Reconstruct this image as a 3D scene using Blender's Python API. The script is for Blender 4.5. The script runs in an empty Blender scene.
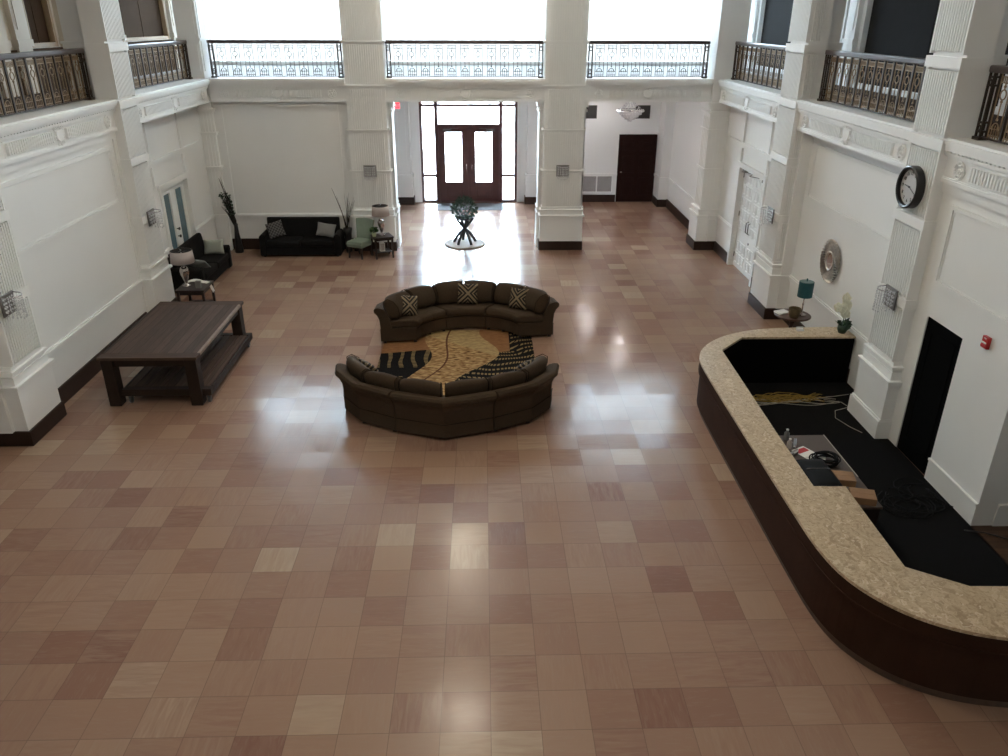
import bpy, bmesh, math, random
from math import sin, cos, pi, radians as rd
from mathutils import Matrix, Vector
random.seed(7)
S = bpy.context.scene
COL = S.collection

# ------------------------------------------------------------------ materials
def new_mat(name):
    m = bpy.data.materials.new(name); m.use_nodes = True
    nt = m.node_tree
    return m, nt, nt.nodes['Principled BSDF']

def mat(name, col, rough=.6, metal=0, spec=.5, noise=0, nscale=8, bump=0, bscale=60, coat=0):
    m, nt, b = new_mat(name)
    b.inputs['Base Color'].default_value = (*col, 1)
    b.inputs['Roughness'].default_value = rough
    b.inputs['Metallic'].default_value = metal
    b.inputs['Specular IOR Level'].default_value = spec
    b.inputs['Coat Weight'].default_value = coat
    tc = nt.nodes.new('ShaderNodeTexCoord')
    if noise:
        n = nt.nodes.new('ShaderNodeTexNoise'); n.inputs['Scale'].default_value = nscale; n.inputs['Detail'].default_value = 5
        nt.links.new(tc.outputs['Object'], n.inputs['Vector'])
        mx = nt.nodes.new('ShaderNodeMix'); mx.data_type = 'RGBA'
        mx.inputs[6].default_value = (*[c * (1 - noise) for c in col], 1)
        mx.inputs[7].default_value = (*[min(1, c * (1 + noise)) for c in col], 1)
        nt.links.new(n.outputs['Fac'], mx.inputs[0]); nt.links.new(mx.outputs[2], b.inputs['Base Color'])
    if bump:
        n = nt.nodes.new('ShaderNodeTexNoise'); n.inputs['Scale'].default_value = bscale; n.inputs['Detail'].default_value = 4
        nt.links.new(tc.outputs['Object'], n.inputs['Vector'])
        bp = nt.nodes.new('ShaderNodeBump'); bp.inputs['Strength'].default_value = bump; bp.inputs['Distance'].default_value = .01
        nt.links.new(n.outputs['Fac'], bp.inputs['Height']); nt.links.new(bp.outputs['Normal'], b.inputs['Normal'])
    return m

class NT:
    """small node-graph helper"""
    def __init__(s, nt): s.nt = nt
    def node(s, t, **kw):
        n = s.nt.nodes.new(t)
        for k, v in kw.items(): setattr(n, k, v)
        return n
    def link(s, a, b): s.nt.links.new(a, b)
    def math(s, op, a, b=None, c=None):
        n = s.node('ShaderNodeMath', operation=op)
        for i, v in enumerate((a, b, c)):
            if v is None: continue
            if isinstance(v, (int, float)): n.inputs[i].default_value = v
            else: s.link(v, n.inputs[i])
        return n.outputs[0]
    def mix(s, f, a, b):
        n = s.node('ShaderNodeMix', data_type='RGBA')
        for i, v in ((0, f), (6, a), (7, b)):
            if isinstance(v, (int, float)): n.inputs[i].default_value = v
            elif isinstance(v, tuple): n.inputs[i].default_value = (*v, 1)
            else: s.link(v, n.inputs[i])
        return n.outputs[2]
    def ramp(s, f, stops, interp='LINEAR'):
        n = s.node('ShaderNodeValToRGB'); r = n.color_ramp; r.interpolation = interp
        while len(r.elements) < len(stops): r.elements.new(.5)
        for e, (p, c) in zip(r.elements, stops): e.position = p; e.color = (*c, 1)
        s.link(f, n.inputs[0]); return n.outputs[0]
    def noise(s, vec, scale, detail=4, dist=0):
        n = s.node('ShaderNodeTexNoise'); n.inputs['Scale'].default_value = scale
        n.inputs['Detail'].default_value = detail; n.inputs['Distortion'].default_value = dist
        s.link(vec, n.inputs['Vector']); return n.outputs['Fac']
    def xyz(s, x, y, z=0.):
        n = s.node('ShaderNodeCombineXYZ')
        for i, v in enumerate((x, y, z)):
            if isinstance(v, (int, float)): n.inputs[i].default_value = v
            else: s.link(v, n.inputs[i])
        return n.outputs[0]

def tile_material():
    m, nt, b = new_mat('polished_marble_tiles'); g = NT(nt)
    geo = g.node('ShaderNodeNewGeometry'); sep = g.node('ShaderNodeSeparateXYZ'); g.link(geo.outputs['Position'], sep.inputs[0])
    T = .457
    u = g.math('DIVIDE', g.math('SUBTRACT', sep.outputs[0], .03), T); v = g.math('DIVIDE', g.math('SUBTRACT', sep.outputs[1], .013), T)
    iu, iv = g.math('FLOOR', u), g.math('FLOOR', v); fu, fv = g.math('FRACT', u), g.math('FRACT', v)
    wn = g.node('ShaderNodeTexWhiteNoise', noise_dimensions='2D'); g.link(g.xyz(iu, iv), wn.inputs['Vector'])
    wn2 = g.node('ShaderNodeTexWhiteNoise', noise_dimensions='3D'); g.link(g.xyz(iu, iv, 5.3), wn2.inputs['Vector'])
    rsep = g.node('ShaderNodeSeparateColor'); g.link(wn2.outputs['Color'], rsep.inputs[0])
    base = g.ramp(wn.outputs['Value'], [(0, (.205, .104, .077)), (.10, (.245, .136, .098)), (.32, (.285, .172, .122)), (.6, (.305, .190, .134)),
                                        (.87, (.325, .208, .146)), (.96, (.375, .262, .186)), (1, (.44, .335, .24))])
    # vein direction turns from tile to tile
    turn = g.math('GREATER_THAN', rsep.outputs[0], .62)
    inv = g.math('SUBTRACT', 1, turn)
    a = g.math('ADD', g.math('MULTIPLY', sep.outputs[0], inv), g.math('MULTIPLY', sep.outputs[1], turn))
    c = g.math('ADD', g.math('MULTIPLY', sep.outputs[1], inv), g.math('MULTIPLY', sep.outputs[0], turn))
    off = g.math('MULTIPLY', wn.outputs['Value'], 37.)
    skew = g.math('ADD', g.math('MULTIPLY', a, 1.3), g.math('MULTIPLY', c, g.math('MULTIPLY', g.math('SUBTRACT', rsep.outputs[1], .5), 3.)))
    vec = g.xyz(skew, g.math('MULTIPLY', c, 9.), off)
    n1 = g.noise(vec, 2.0, 8, .9); n2 = g.noise(vec, 5, 4, .5)
    col = g.mix(g.math('MULTIPLY', g.math('SUBTRACT', n1, .30), 1.45), base, g.mix(rsep.outputs[2], (.235, .130, .094), (.355, .242, .172)))
    light = g.math('MULTIPLY', g.math('GREATER_THAN', n2, .60), .16)
    col = g.mix(light, col, (.32, .245, .185))
    edge = g.math('MINIMUM', g.math('MINIMUM', fu, g.math('SUBTRACT', 1, fu)), g.math('MINIMUM', fv, g.math('SUBTRACT', 1, fv)))
    grout = g.math('LESS_THAN', edge, .0075)
    col = g.mix(g.math('MULTIPLY', grout, .42), col, (.07, .045, .035))
    g.link(col, b.inputs['Base Color'])
    big = g.noise(geo.outputs['Position'], 1.1, 5, .4)
    rough = g.math('ADD', g.math('ADD', .11, g.math('MULTIPLY', big, .10)), g.math('MULTIPLY', rsep.outputs[1], .06))
    g.link(rough, b.inputs['Roughness'])
    # every tile was laid with a hair of tilt of its own, and is slightly wavy
    wv = g.node('ShaderNodeTexNoise'); wv.inputs['Scale'].default_value = 3.2; wv.inputs['Detail'].default_value = 2; g.link(geo.outputs['Position'], wv.inputs['Vector'])
    def tilt(src, k): return src
    s1 = g.node('ShaderNodeVectorMath', operation='SUBTRACT'); g.link(wn2.outputs['Color'], s1.inputs[0]); s1.inputs[1].default_value = (.5, .5, .5)
    s2 = g.node('ShaderNodeVectorMath', operation='SUBTRACT'); g.link(wv.outputs['Color'], s2.inputs[0]); s2.inputs[1].default_value = (.5, .5, .5)
    m1 = g.node('ShaderNodeVectorMath', operation='MULTIPLY'); g.link(s1.outputs[0], m1.inputs[0]); m1.inputs[1].default_value = (.018, .018, 0)
    m2 = g.node('ShaderNodeVectorMath', operation='MULTIPLY'); g.link(s2.outputs[0], m2.inputs[0]); m2.inputs[1].default_value = (.014, .014, 0)
    ad = g.node('ShaderNodeVectorMath', operation='ADD'); g.link(m1.outputs[0], ad.inputs[0]); g.link(m2.outputs[0], ad.inputs[1])
    a2 = g.node('ShaderNodeVectorMath', operation='ADD'); g.link(ad.outputs[0], a2.inputs[0]); g.link(geo.outputs['Normal'], a2.inputs[1])
    nn = g.node('ShaderNodeVectorMath', operation='NORMALIZE'); g.link(a2.outputs[0], nn.inputs[0]); g.link(nn.outputs[0], b.inputs['Normal'])
    b.inputs['Specular IOR Level'].default_value = .25
    return m

def wood_material(name, c1, c2, axis=1, plank=.14, rough=.5, stretch=14):
    """boards that run along one object axis"""
    m, nt, b = new_mat(name); g = NT(nt)
    tc = g.node('ShaderNodeTexCoord'); sep = g.node('ShaderNodeSeparateXYZ'); g.link(tc.outputs['Object'], sep.inputs[0])
    al, ac = sep.outputs[axis], sep.outputs[0 if axis == 1 else 1]
    p = g.math('DIVIDE', ac, plank); ip = g.math('FLOOR', p); fp = g.math('FRACT', p)
    wn = g.node('ShaderNodeTexWhiteNoise', noise_dimensions='1D'); g.link(ip, wn.inputs['W'])
    vec = g.xyz(g.math('MULTIPLY', ac, stretch), al, g.math('ADD', g.math('MULTIPLY', wn.outputs['Value'], 20.), sep.outputs[2]))
    n = g.noise(vec, 3.0, 7, .4)
    f = g.math('ADD', g.math('MULTIPLY', n, .8), g.math('MULTIPLY', g.math('SUBTRACT', wn.outputs['Value'], .5), .35))
    col = g.mix(f, c1, c2)
    gap = g.math('LESS_THAN', g.math('MINIMUM', fp, g.math('SUBTRACT', 1, fp)), .035)
    col = g.mix(g.math('MULTIPLY', gap, .7), col, tuple(x * .3 for x in c1))
    g.link(col, b.inputs['Base Color']); b.inputs['Roughness'].default_value = rough; b.inputs['Specular IOR Level'].default_value = .16
    bp = g.node('ShaderNodeBump'); bp.inputs['Strength'].default_value = .25; bp.inputs['Distance'].default_value = .004
    g.link(n, bp.inputs['Height']); g.link(bp.outputs['Normal'], b.inputs['Normal'])
    return m

def counter_stone():
    m, nt, b = new_mat('beige_flecked_stone'); g = NT(nt)
    tc = g.node('ShaderNodeTexCoord'); P = tc.outputs['Object']
    v = g.node('ShaderNodeTexVoronoi'); v.inputs['Scale'].default_value = 13; v.inputs['Randomness'].default_value = 1
    mp = g.node('ShaderNodeMapping'); mp.inputs['Rotation'].default_value = (0, 0, .7); mp.inputs['Scale'].default_value = (2.2, .8, 1)
    g.link(P, mp.inputs[0])
    nz = g.node('ShaderNodeTexNoise'); nz.inputs['Scale'].default_value = 5; nz.inputs['Detail'].default_value = 5; g.link(P, nz.inputs['Vector'])
    av = g.node('ShaderNodeVectorMath', operation='ADD'); g.link(mp.outputs[0], av.inputs[0]); g.link(nz.outputs['Color'], av.inputs[1])
    g.link(av.outputs[0], v.inputs['Vector'])
    sc = g.node('ShaderNodeSeparateColor'); g.link(v.outputs['Color'], sc.inputs[0])
    col = g.ramp(sc.outputs[0], [(0, (.33, .235, .145)), (.25, (.45, .34, .22)), (.6, (.52, .405, .27)), (.88, (.57, .45, .31)), (1, (.68, .57, .43))])
    n2 = g.noise(P, 26, 6, .6)
    col = g.mix(g.math('MULTIPLY', g.math('GREATER_THAN', n2, .60), .5), col, (.27, .18, .10))
    n3 = g.noise(P, 2.2, 4)
    col = g.mix(g.math('MULTIPLY', n3, .35), col, (.40, .30, .18))
    g.link(col, b.inputs['Base Color']); b.inputs['Roughness'].default_value = .32
    return m

def rug_material():
    m, nt, b = new_mat('patterned_rug_pile'); g = NT(nt)
    tc = g.node('ShaderNodeTexCoord'); sep = g.node('ShaderNodeSeparateXYZ'); P = tc.outputs['Object']; g.link(P, sep.inputs[0])
    x, y = sep.outputs[0], sep.outputs[1]
    # a wide golden band swings across the middle
    cx = g.math('ADD', g.math('MULTIPLY', y, .16), g.math('MULTIPLY', g.math('SINE', g.math('ADD', g.math('MULTIPLY', y, 2.6), .6)), .22))
    d = g.math('ADD', g.math('SUBTRACT', x, cx), .14)
    gold = g.math('LESS_THAN', g.math('ABSOLUTE', d), g.math('ADD', .55, g.math('MULTIPLY', g.math('SINE', g.math('MULTIPLY', y, 2.2)), .10)))
    nz = g.noise(g.xyz(g.math('MULTIPLY', x, .5), g.math('MULTIPLY', y, 1.6)), 16, 5, .6)
    gcol = g.ramp(nz, [(.32, (.07, .03, .012)), (.43, (.20, .105, .042)), (.54, (.36, .225, .10)), (.72, (.50, .36, .18))])
    patch = g.math('GREATER_THAN', g.math('ADD', y, g.math('MULTIPLY', x, .8)), .95)
    gcol = g.mix(g.math('MULTIPLY', patch, .55), gcol, (.36, .27, .13))
    leafc = g.math('LESS_THAN', g.math('ABSOLUTE', g.math('ADD', d, g.math('ADD', .22, g.math('MULTIPLY', g.math('SINE', g.math('MULTIPLY', y, 3.)), .12)))), .018)
    gcol = g.mix(leafc, gcol, (.10, .04, .02))
    # chains of gold beads on black
    w = g.node('ShaderNodeTexNoise'); w.inputs['Scale'].default_value = 1.1; w.inputs['Detail'].default_value = 1; g.link(P, w.inputs['Vector'])
    st = g.math('SINE', g.math('ADD', g.math('MULTIPLY', g.math('ADD', y, g.math('MULTIPLY', g.math('SINE', g.math('MULTIPLY', x, 2.4)), .20)), 33.), g.math('MULTIPLY', w.outputs['Fac'], 17.)))
    beads = g.math('SINE', g.math('MULTIPLY', g.math('ADD', x, g.math('MULTIPLY', w.outputs['Fac'], .7)), 95.))
    chain = g.math('MULTIPLY', g.math('GREATER_THAN', st, .45), g.math('GREATER_THAN', beads, -.35))
    lx = g.math('SINE', g.math('ADD', g.math('MULTIPLY', x, 27.), g.math('MULTIPLY', w.outputs['Fac'], 8.)))
    chl = g.math('MULTIPLY', g.math('MULTIPLY', g.math('GREATER_THAN', lx, .55), g.math('GREATER_THAN', g.math('SINE', g.math('MULTIPLY', y, 95.)), -.3)), g.math('GREATER_THAN', g.math('SINE', g.math('MULTIPLY', y, 5.)), -.55))
    left = g.math('LESS_THAN', x, -.2)
    ch = g.math('ADD', g.math('MULTIPLY', chl, left), g.math('MULTIPLY', chain, g.math('SUBTRACT', 1, left)))
    dark = g.mix(g.math('MULTIPLY', ch, .8), (.006, .005, .005), (.27, .19, .085))
    rust = g.math('MULTIPLY', g.math('GREATER_THAN', g.math('ADD', y, g.math('MULTIPLY', g.math('SINE', g.math('MULTIPLY', x, 3)), .08)), .62), g.math('LESS_THAN', x, 1.0))
    dark = g.mix(rust, dark, g.mix(nz, (.12, .05, .02), (.33, .17, .075)))
    col = g.mix(gold, dark, gcol)
    g.link(col, b.inputs['Base Color']); b.inputs['Roughness'].default_value = .95; b.inputs['Specular IOR Level'].default_value = .1
    bp = g.node('ShaderNodeBump'); bp.inputs['Strength'].default_value = .5; bp.inputs['Distance'].default_value = .01
    g.link(g.noise(P, 160, 2), bp.inputs['Height']); g.link(bp.outputs['Normal'], b.inputs['Normal'])
    return m

def pillow_material(name, kind):
    m, nt, b = new_mat(name); g = NT(nt)
    tc = g.node('ShaderNodeTexCoord'); sep = g.node('ShaderNodeSeparateXYZ'); g.link(tc.outputs['Object'], sep.inputs[0])
    x, z = sep.outputs[0], sep.outputs[2]
    if kind == 'chevron':                    # concentric V lines that meet on the diagonals
        a, c = g.math('ABSOLUTE', g.math('ADD', x, z)), g.math('ABSOLUTE', g.math('SUBTRACT', x, z))
        f = g.math('FRACT', g.math('MULTIPLY', g.math('MINIMUM', a, c), 13.))
        col = g.mix(g.math('LESS_THAN', f, .36), (.012, .009, .007), (.21, .155, .09))
    else:                                    # fine diamond lattice
        a, c = g.math('FRACT', g.math('MULTIPLY', g.math('ADD', x, z), 11.)), g.math('FRACT', g.math('MULTIPLY', g.math('SUBTRACT', x, z), 11.))
        l = g.math('LESS_THAN', g.math('MINIMUM', a, c), .16)
        col = g.mix(l, (.035, .035, .037), (.17, .17, .17))
    g.link(col, b.inputs['Base Color']); b.inputs['Roughness'].default_value = .9
    return m

def glass_pane(name='clear_window_glass', tint=(.96, .985, .99)):
    m = bpy.data.materials.new(name); m.use_nodes = True; nt = m.node_tree; g = NT(nt)
    nt.nodes.remove(nt.nodes['Principled BSDF'])
    t = g.node('ShaderNodeBsdfTransparent'); t.inputs[0].default_value = (*tint, 1)
    gl = g.node('ShaderNodeBsdfGlossy'); gl.inputs['Roughness'].default_value = .02
    fr = g.node('ShaderNodeFresnel'); fr.inputs[0].default_value = 1.45
    mx = g.node('ShaderNodeMixShader'); g.link(fr.outputs[0], mx.inputs[0]); g.link(t.outputs[0], mx.inputs[1]); g.link(gl.outputs[0], mx.inputs[2])
    g.link(mx.outputs[0], nt.nodes['Material Output'].inputs['Surface'])
    return m

def emit(name, col, s):
    m, nt, b = new_mat(name)
    b.inputs['Base Color'].default_value = (*col, 1); b.inputs['Emission Color'].default_value = (*col, 1); b.inputs['Emission Strength'].default_value = s
    return m

WALL = mat('warm_white_wall_paint', (.79, .80, .79), .55, noise=.03, nscale=1.2, spec=.35)
TRIM = mat('white_satin_trim_paint', (.83, .84, .83), .45, noise=.02, nscale=3, spec=.4)
UPPER = mat('tan_plaster', (.60, .53, .44), .7, noise=.05, nscale=2)
DRAPE = mat('charcoal_blind_fabric', (.024, .024, .025), .95, noise=.08, nscale=5, spec=.08)
BROWNBLIND = mat('brown_blind_fabric', (.060, .036, .022), .95, noise=.08, nscale=5, spec=.08)
OAK = mat('oak_window_casing', (.33, .22, .12), .5, noise=.15, nscale=9)
STONE = mat('dark_brown_stone_skirting', (.034, .019, .014), .45, spec=.25, noise=.25, nscale=6)
FLOOR = tile_material()
MEZZ = mat('grey_mezzanine_stone', (.29, .275, .26), .8, noise=.05, nscale=3, spec=.1)
CARPET = mat('black_carpet', (.006, .0058, .006), .95, noise=.5, nscale=90, bump=.4, bscale=300, spec=.1)
NEARBLACK = mat('matt_black_paint', (.0022, .0022, .0022), .9, spec=.05)
PLANKF = wood_material('dark_oak_floorboards', (.045, .025, .016), (.11, .062, .036), 0, .12, .4)
BRONZE = mat('aged_bronze_iron', (.27, .185, .105), .5, metal=.25, noise=.35, nscale=22)
DBRONZE = mat('dark_bronze_iron', (.045, .032, .024), .45, metal=.4, noise=.2, nscale=20)
RAIL = mat('dark_varnished_handrail', (.055, .036, .034), .28, noise=.3, nscale=6, coat=.3)
MAHOG = mat('mahogany_door_wood', (.075, .024, .022), .32, noise=.35, nscale=5, coat=.2)
CHOC = mat('black_brown_door_wood', (.020, .0065, .005), .55, spec=.15, noise=.3, nscale=6)
CHROME = mat('polished_chrome', (.62, .62, .64), .12, metal=1)
STEEL = mat('brushed_dark_steel', (.16, .155, .15), .35, metal=.9)
BLACK = mat('black_plastic', (.008, .008, .009), .35)
RUBBER = mat('matt_black_rubber', (.007, .007, .0075), .75, spec=.15)
GLASS = glass_pane()
TINTED = glass_pane('solar_tinted_glass', (.48, .485, .48))
CRYS = mat('cut_crystal', (.84, .85, .87), .10, spec=.9, metal=.25)
PLATE = mat('mirror_grey_plate', (.20, .195, .19), .3, metal=.8)
SOFA = mat('olive_brown_chenille', (.060, .041, .026), .92, noise=.16, nscale=26, bump=.35, bscale=220, spec=.15)
PIPE = mat('dark_brown_piping', (.022, .015, .010), .9, spec=.1)
BLKSOFA = mat('black_microfibre', (.0060, .0058, .0062), .8, noise=.25, nscale=14, bump=.2, bscale=160, spec=.2)
CHEV = pillow_material('zigzag_pillow_fabric', 'chevron')
LATT = pillow_material('charcoal_lattice_fabric', 'lattice')
GREYP = mat('grey_pillow_fabric', (.20, .20, .195), .9, bump=.3, bscale=200)
PALEP = mat('pale_grey_green_pillow_fabric', (.29, .31, .27), .9, bump=.3, bscale=200)
SLATEP = mat('slate_pillow_fabric', (.15, .165, .16), .9, bump=.3, bscale=200)
SAGE = mat('sage_green_upholstery', (.20, .25, .20), .9, noise=.08, nscale=20, bump=.2, bscale=200)
TABLEW = wood_material('weathered_dark_boards', (.036, .021, .015), (.130, .084, .060), 1, .13, .62)
TABLEX = wood_material('weathered_dark_end_boards', (.036, .021, .015), (.12, .076, .054), 0, .11, .65)
LEGW = mat('dark_stained_timber', (.026, .015, .010), .6, spec=.2, noise=.35, nscale=7, bump=.25, bscale=40)
WORN = mat('worn_table_edge_timber', (.20, .135, .09), .5, noise=.4, nscale=9)
ESPR = mat('espresso_table_wood', (.018, .010, .009), .35, noise=.3, nscale=6)
CHERRY = mat('cherry_table_wood', (.060, .026, .018), .3, noise=.3, nscale=7)
COUNTW = mat('dark_walnut_counter_panel', (.036, .0165, .010), .65, noise=.3, nscale=4, spec=.08)
COUNTST = counter_stone()
RUG = rug_material()
SHADEW = mat('grey_linen_shade', (.44, .39, .37), .85, bump=.2, bscale=180)
SHADEB = mat('black_shade_lining', (.02, .02, .021), .7)
SILVER = mat('mercury_silver', (.52, .47, .45), .18, metal=.95)
TEAL = mat('teal_drum_shade', (.010, .080, .098), .7)
TEALT = mat('pale_teal_shade_top', (.12, .20, .20), .7)
LEAF = mat('dark_green_leaves', (.020, .050, .026), .5, noise=.6, nscale=18)
LEAF2 = mat('fresh_green_leaves', (.040, .105, .030), .5, noise=.4, nscale=18)
TWIG = mat('dark_bare_twigs', (.016, .014, .011), .8)
BRANCH = mat('blackened_driftwood', (.014, .016, .019), .55, noise=.3, nscale=15)
WHITEM = mat('white_marble_disc', (.50, .48, .46), .9, noise=.08, nscale=4, spec=.05)
PETAL = mat('cream_orchid_petals', (.78, .76, .60), .6)
PAPER = mat('white_paper', (.75, .74, .70), .8)
CARD = mat('brown_cardboard', (.27, .15, .075), .85, noise=.1, nscale=12)
DESKW = mat('taupe_desk_board', (.075, .052, .042), .4, noise=.15, nscale=5)
RED = mat('red_enamel', (.42, .012, .012), .35)
YCABLE = mat('yellow_cable_jacket', (.30, .19, .03), .6)
WCABLE = mat('pale_cable_jacket', (.46, .42, .34), .55)
BLUEG = mat('frosted_blue_glass', (.115, .195, .235), .25, noise=.25, nscale=7, spec=.7)
SILVERF = mat('antiqued_silver_leaf', (.50, .46, .42), .28, metal=.9, noise=.35, nscale=30)
MIRROR = mat('mirror_glass', (.85, .87, .90), .02, metal=1)
DIAL = mat('aged_white_dial', (.50, .51, .51), .5, noise=.1, nscale=9)
GRILLE = mat('grey_grille_metal', (.60, .58, .57), .5)
VENT = mat('dark_grey_vent_metal', (.055, .052, .050), .6)
MATG = mat('grey_entrance_matting', (.09, .09, .095), .9, bump=.4, bscale=250)
TERRA = mat('brown_wicker', (.10, .070, .030), .7, noise=.6, nscale=40)
ASPH = mat('pale_pavement', (.55, .55, .54), .85, noise=.06, nscale=2)
BRICKC = mat('grey_desk_box', (.20, .20, .195), .6)
LAMPG = emit('lit_lamp_glass', (1, .89, .72), 9.5)
LOBFILL = emit('added_lobby_fill_glow', (1, .91, .88), 30)
EXITR = emit('exit_sign_face', (.95, .05, .07), .9)
EXITW = mat('exit_sign_letters', (.9, .88, .85), .5)

# ------------------------------------------------------------------ mesh builder
class MB:
    def __init__(s): s.v = []; s.f = []; s.m = Matrix.Identity(4)
    def add(s, vs, fs):
        n = len(s.v)
        s.v += [tuple(s.m @ Vector(p)) for p in vs]; s.f += [tuple(i + n for i in f) for f in fs]; return s
    def box(s, x0, x1, y0, y1, z0, z1):
        x0, x1 = sorted((x0, x1)); y0, y1 = sorted((y0, y1)); z0, z1 = sorted((z0, z1))
        return s.add([(x0, y0, z0), (x1, y0, z0), (x1, y1, z0), (x0, y1, z0), (x0, y0, z1), (x1, y0, z1), (x1, y1, z1), (x0, y1, z1)],
                     [(0, 3, 2, 1), (4, 5, 6, 7), (0, 1, 5, 4), (1, 2, 6, 5), (2, 3, 7, 6), (3, 0, 4, 7)])
    def taper(s, cx, cy, z0, z1, a0, b0, a1, b1, dx=0, dy=0):
        return s.add([(cx - a0, cy - b0, z0), (cx + a0, cy - b0, z0), (cx + a0, cy + b0, z0), (cx - a0, cy + b0, z0),
                      (cx - a1 + dx, cy - b1 + dy, z1), (cx + a1 + dx, cy - b1 + dy, z1), (cx + a1 + dx, cy + b1 + dy, z1), (cx - a1 + dx, cy + b1 + dy, z1)],
                     [(0, 3, 2, 1), (4, 5, 6, 7), (0, 1, 5, 4), (1, 2, 6, 5), (2, 3, 7, 6), (3, 0, 4, 7)])
    def bar(s, p, q, w, h=None):
        p, q = Vector(p), Vector(q); h = h or w; d = (q - p); L = d.length; d.normalize()
        up = Vector((0, 0, 1)) if abs(d.z) < .95 else Vector((0, 1, 0))
        a = d.cross(up).normalized() * w / 2; b = a.cross(d).normalized() * h / 2
        vs = [p - a - b, p + a - b, p + a + b, p - a + b, q - a - b, q + a - b, q + a + b, q - a + b]
        return s.add(vs, [(0, 3, 2, 1), (4, 5, 6, 7), (0, 1, 5, 4), (1, 2, 6, 5), (2, 3, 7, 6), (3, 0, 4, 7)])
    def tube(s, pts, r, seg=6, closed=False, cap=True):
        pts = [Vector(p) for p in pts]; n = len(pts); rr = r if isinstance(r, (list, tuple)) else [r] * n
        ring = []; up = Vector((0, 0, 1)); vs = []; prev = None
        for i, p in enumerate(pts):
            a = pts[(i - 1) % n] if (closed or i) else p; b = pts[(i + 1) % n] if (closed or i < n - 1) else p
            d = (b - a).normalized() if (b - a).length > 1e-9 else Vector((0, 0, 1))
            if prev is None:
                ref = up if abs(d.z) < .9 else Vector((1, 0, 0)); e = d.cross(ref).normalized()
            else:
                e = (prev - d * prev.dot(d)); e = e.normalized() if e.length > 1e-6 else d.orthogonal().normalized()
            prev = e; g = d.cross(e)
            vs += [p + (e * cos(2 * pi * k / seg) + g * sin(2 * pi * k / seg)) * rr[i] for k in range(seg)]
        fs = []
        for i in range(n if closed else n - 1):
            j = (i + 1) % n
            for k in range(seg): fs.append((i * seg + k, i * seg + (k + 1) % seg, j * seg + (k + 1) % seg, j * seg + k))
        if cap and not closed: fs += [tuple(range(seg))[::-1], tuple((n - 1) * seg + k for k in range(seg))]
        return s.add(vs, fs)
    def lathe(s, prof, c=(0, 0, 0), seg=20, axis='z'):
        vs = []; fs = []; n = len(prof)
        for r, z in prof:
            for k in range(seg):
                a = 2 * pi * k / seg; x, y = r * cos(a), r * sin(a)
                p = (x, y, z) if axis == 'z' else ((z, x, y) if axis == 'x' else (x, z, y))
                vs.append((c[0] + p[0], c[1] + p[1], c[2] + p[2]))
        for i in range(n - 1):
            for k in range(seg): fs.append((i * seg + k, i * seg + (k + 1) % seg, (i + 1) * seg + (k + 1) % seg, (i + 1) * seg + k))
        if prof[0] != prof[-1]: fs += [tuple(range(seg))[::-1], tuple((n - 1) * seg + k for k in range(seg))]
        return s.add(vs, fs)
    def sph(s, c, r, seg=8, rings=5, sc=(1, 1, 1)):
        pr = [(r * sin(pi * i / rings) * 1.0 + (1e-4 if i in (0, rings) else 0), -r * cos(pi * i / rings)) for i in range(rings + 1)]
        m0 = s.m.copy(); s.m = m0 @ Matrix.Translation(c) @ Matrix.Diagonal((*sc, 1)); s.lathe(pr, (0, 0, 0), seg); s.m = m0; return s
    def prism(s, poly, z0, z1):
        n = len(poly)
        return s.add([(x, y, z0) for x, y in poly] + [(x, y, z1) for x, y in poly],
                     [tuple(range(n))[::-1], tuple(range(n, 2 * n))] + [(i, (i + 1) % n, n + (i + 1) % n, n + i) for i in range(n)])
    def torus(s, c, R, r, seg=16, sec=6, plane='xz'):
        pts = []
        for k in range(seg):
            a = 2 * pi * k / seg; u, w = R * cos(a), R * sin(a)
            pts.append((c[0] + u, c[1], c[2] + w) if plane == 'xz' else ((c[0] + u, c[1] + w, c[2]) if plane == 'xy' else (c[0], c[1] + u, c[2] + w)))
        return s.tube(pts, r, sec, closed=True)
    def quad(s, a, b, c, d): return s.add([a, b, c, d], [(0, 1, 2, 3)])
    def mesh(s, name, smooth=False):
        me = bpy.data.meshes.new(name); me.from_pydata(s.v, [], s.f); me.update()
        bm = bmesh.new(); bm.from_mesh(me); bmesh.ops.recalc_face_normals(bm, faces=bm.faces); bm.to_mesh(me); bm.free()
        if smooth:
            for p in me.polygons: p.use_smooth = True
        return me
    def build(s, name, m, parent=None, smooth=False, bevel=0, sub=0, loc=None, auto=False):
        o = bpy.data.objects.new(name, s.mesh(name, smooth)); COL.objects.link(o); o.data.materials.append(m)
        if parent is not None: o.parent = parent
        if loc: o.location = loc
        if bevel:
            b = o.modifiers.new('Bevel', 'BEVEL'); b.width = bevel; b.segments = 2; b.limit_method = 'ANGLE'
        if sub:
            b = o.modifiers.new('Subsurf', 'SUBSURF'); b.levels = sub; b.render_levels = sub
        return o

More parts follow.
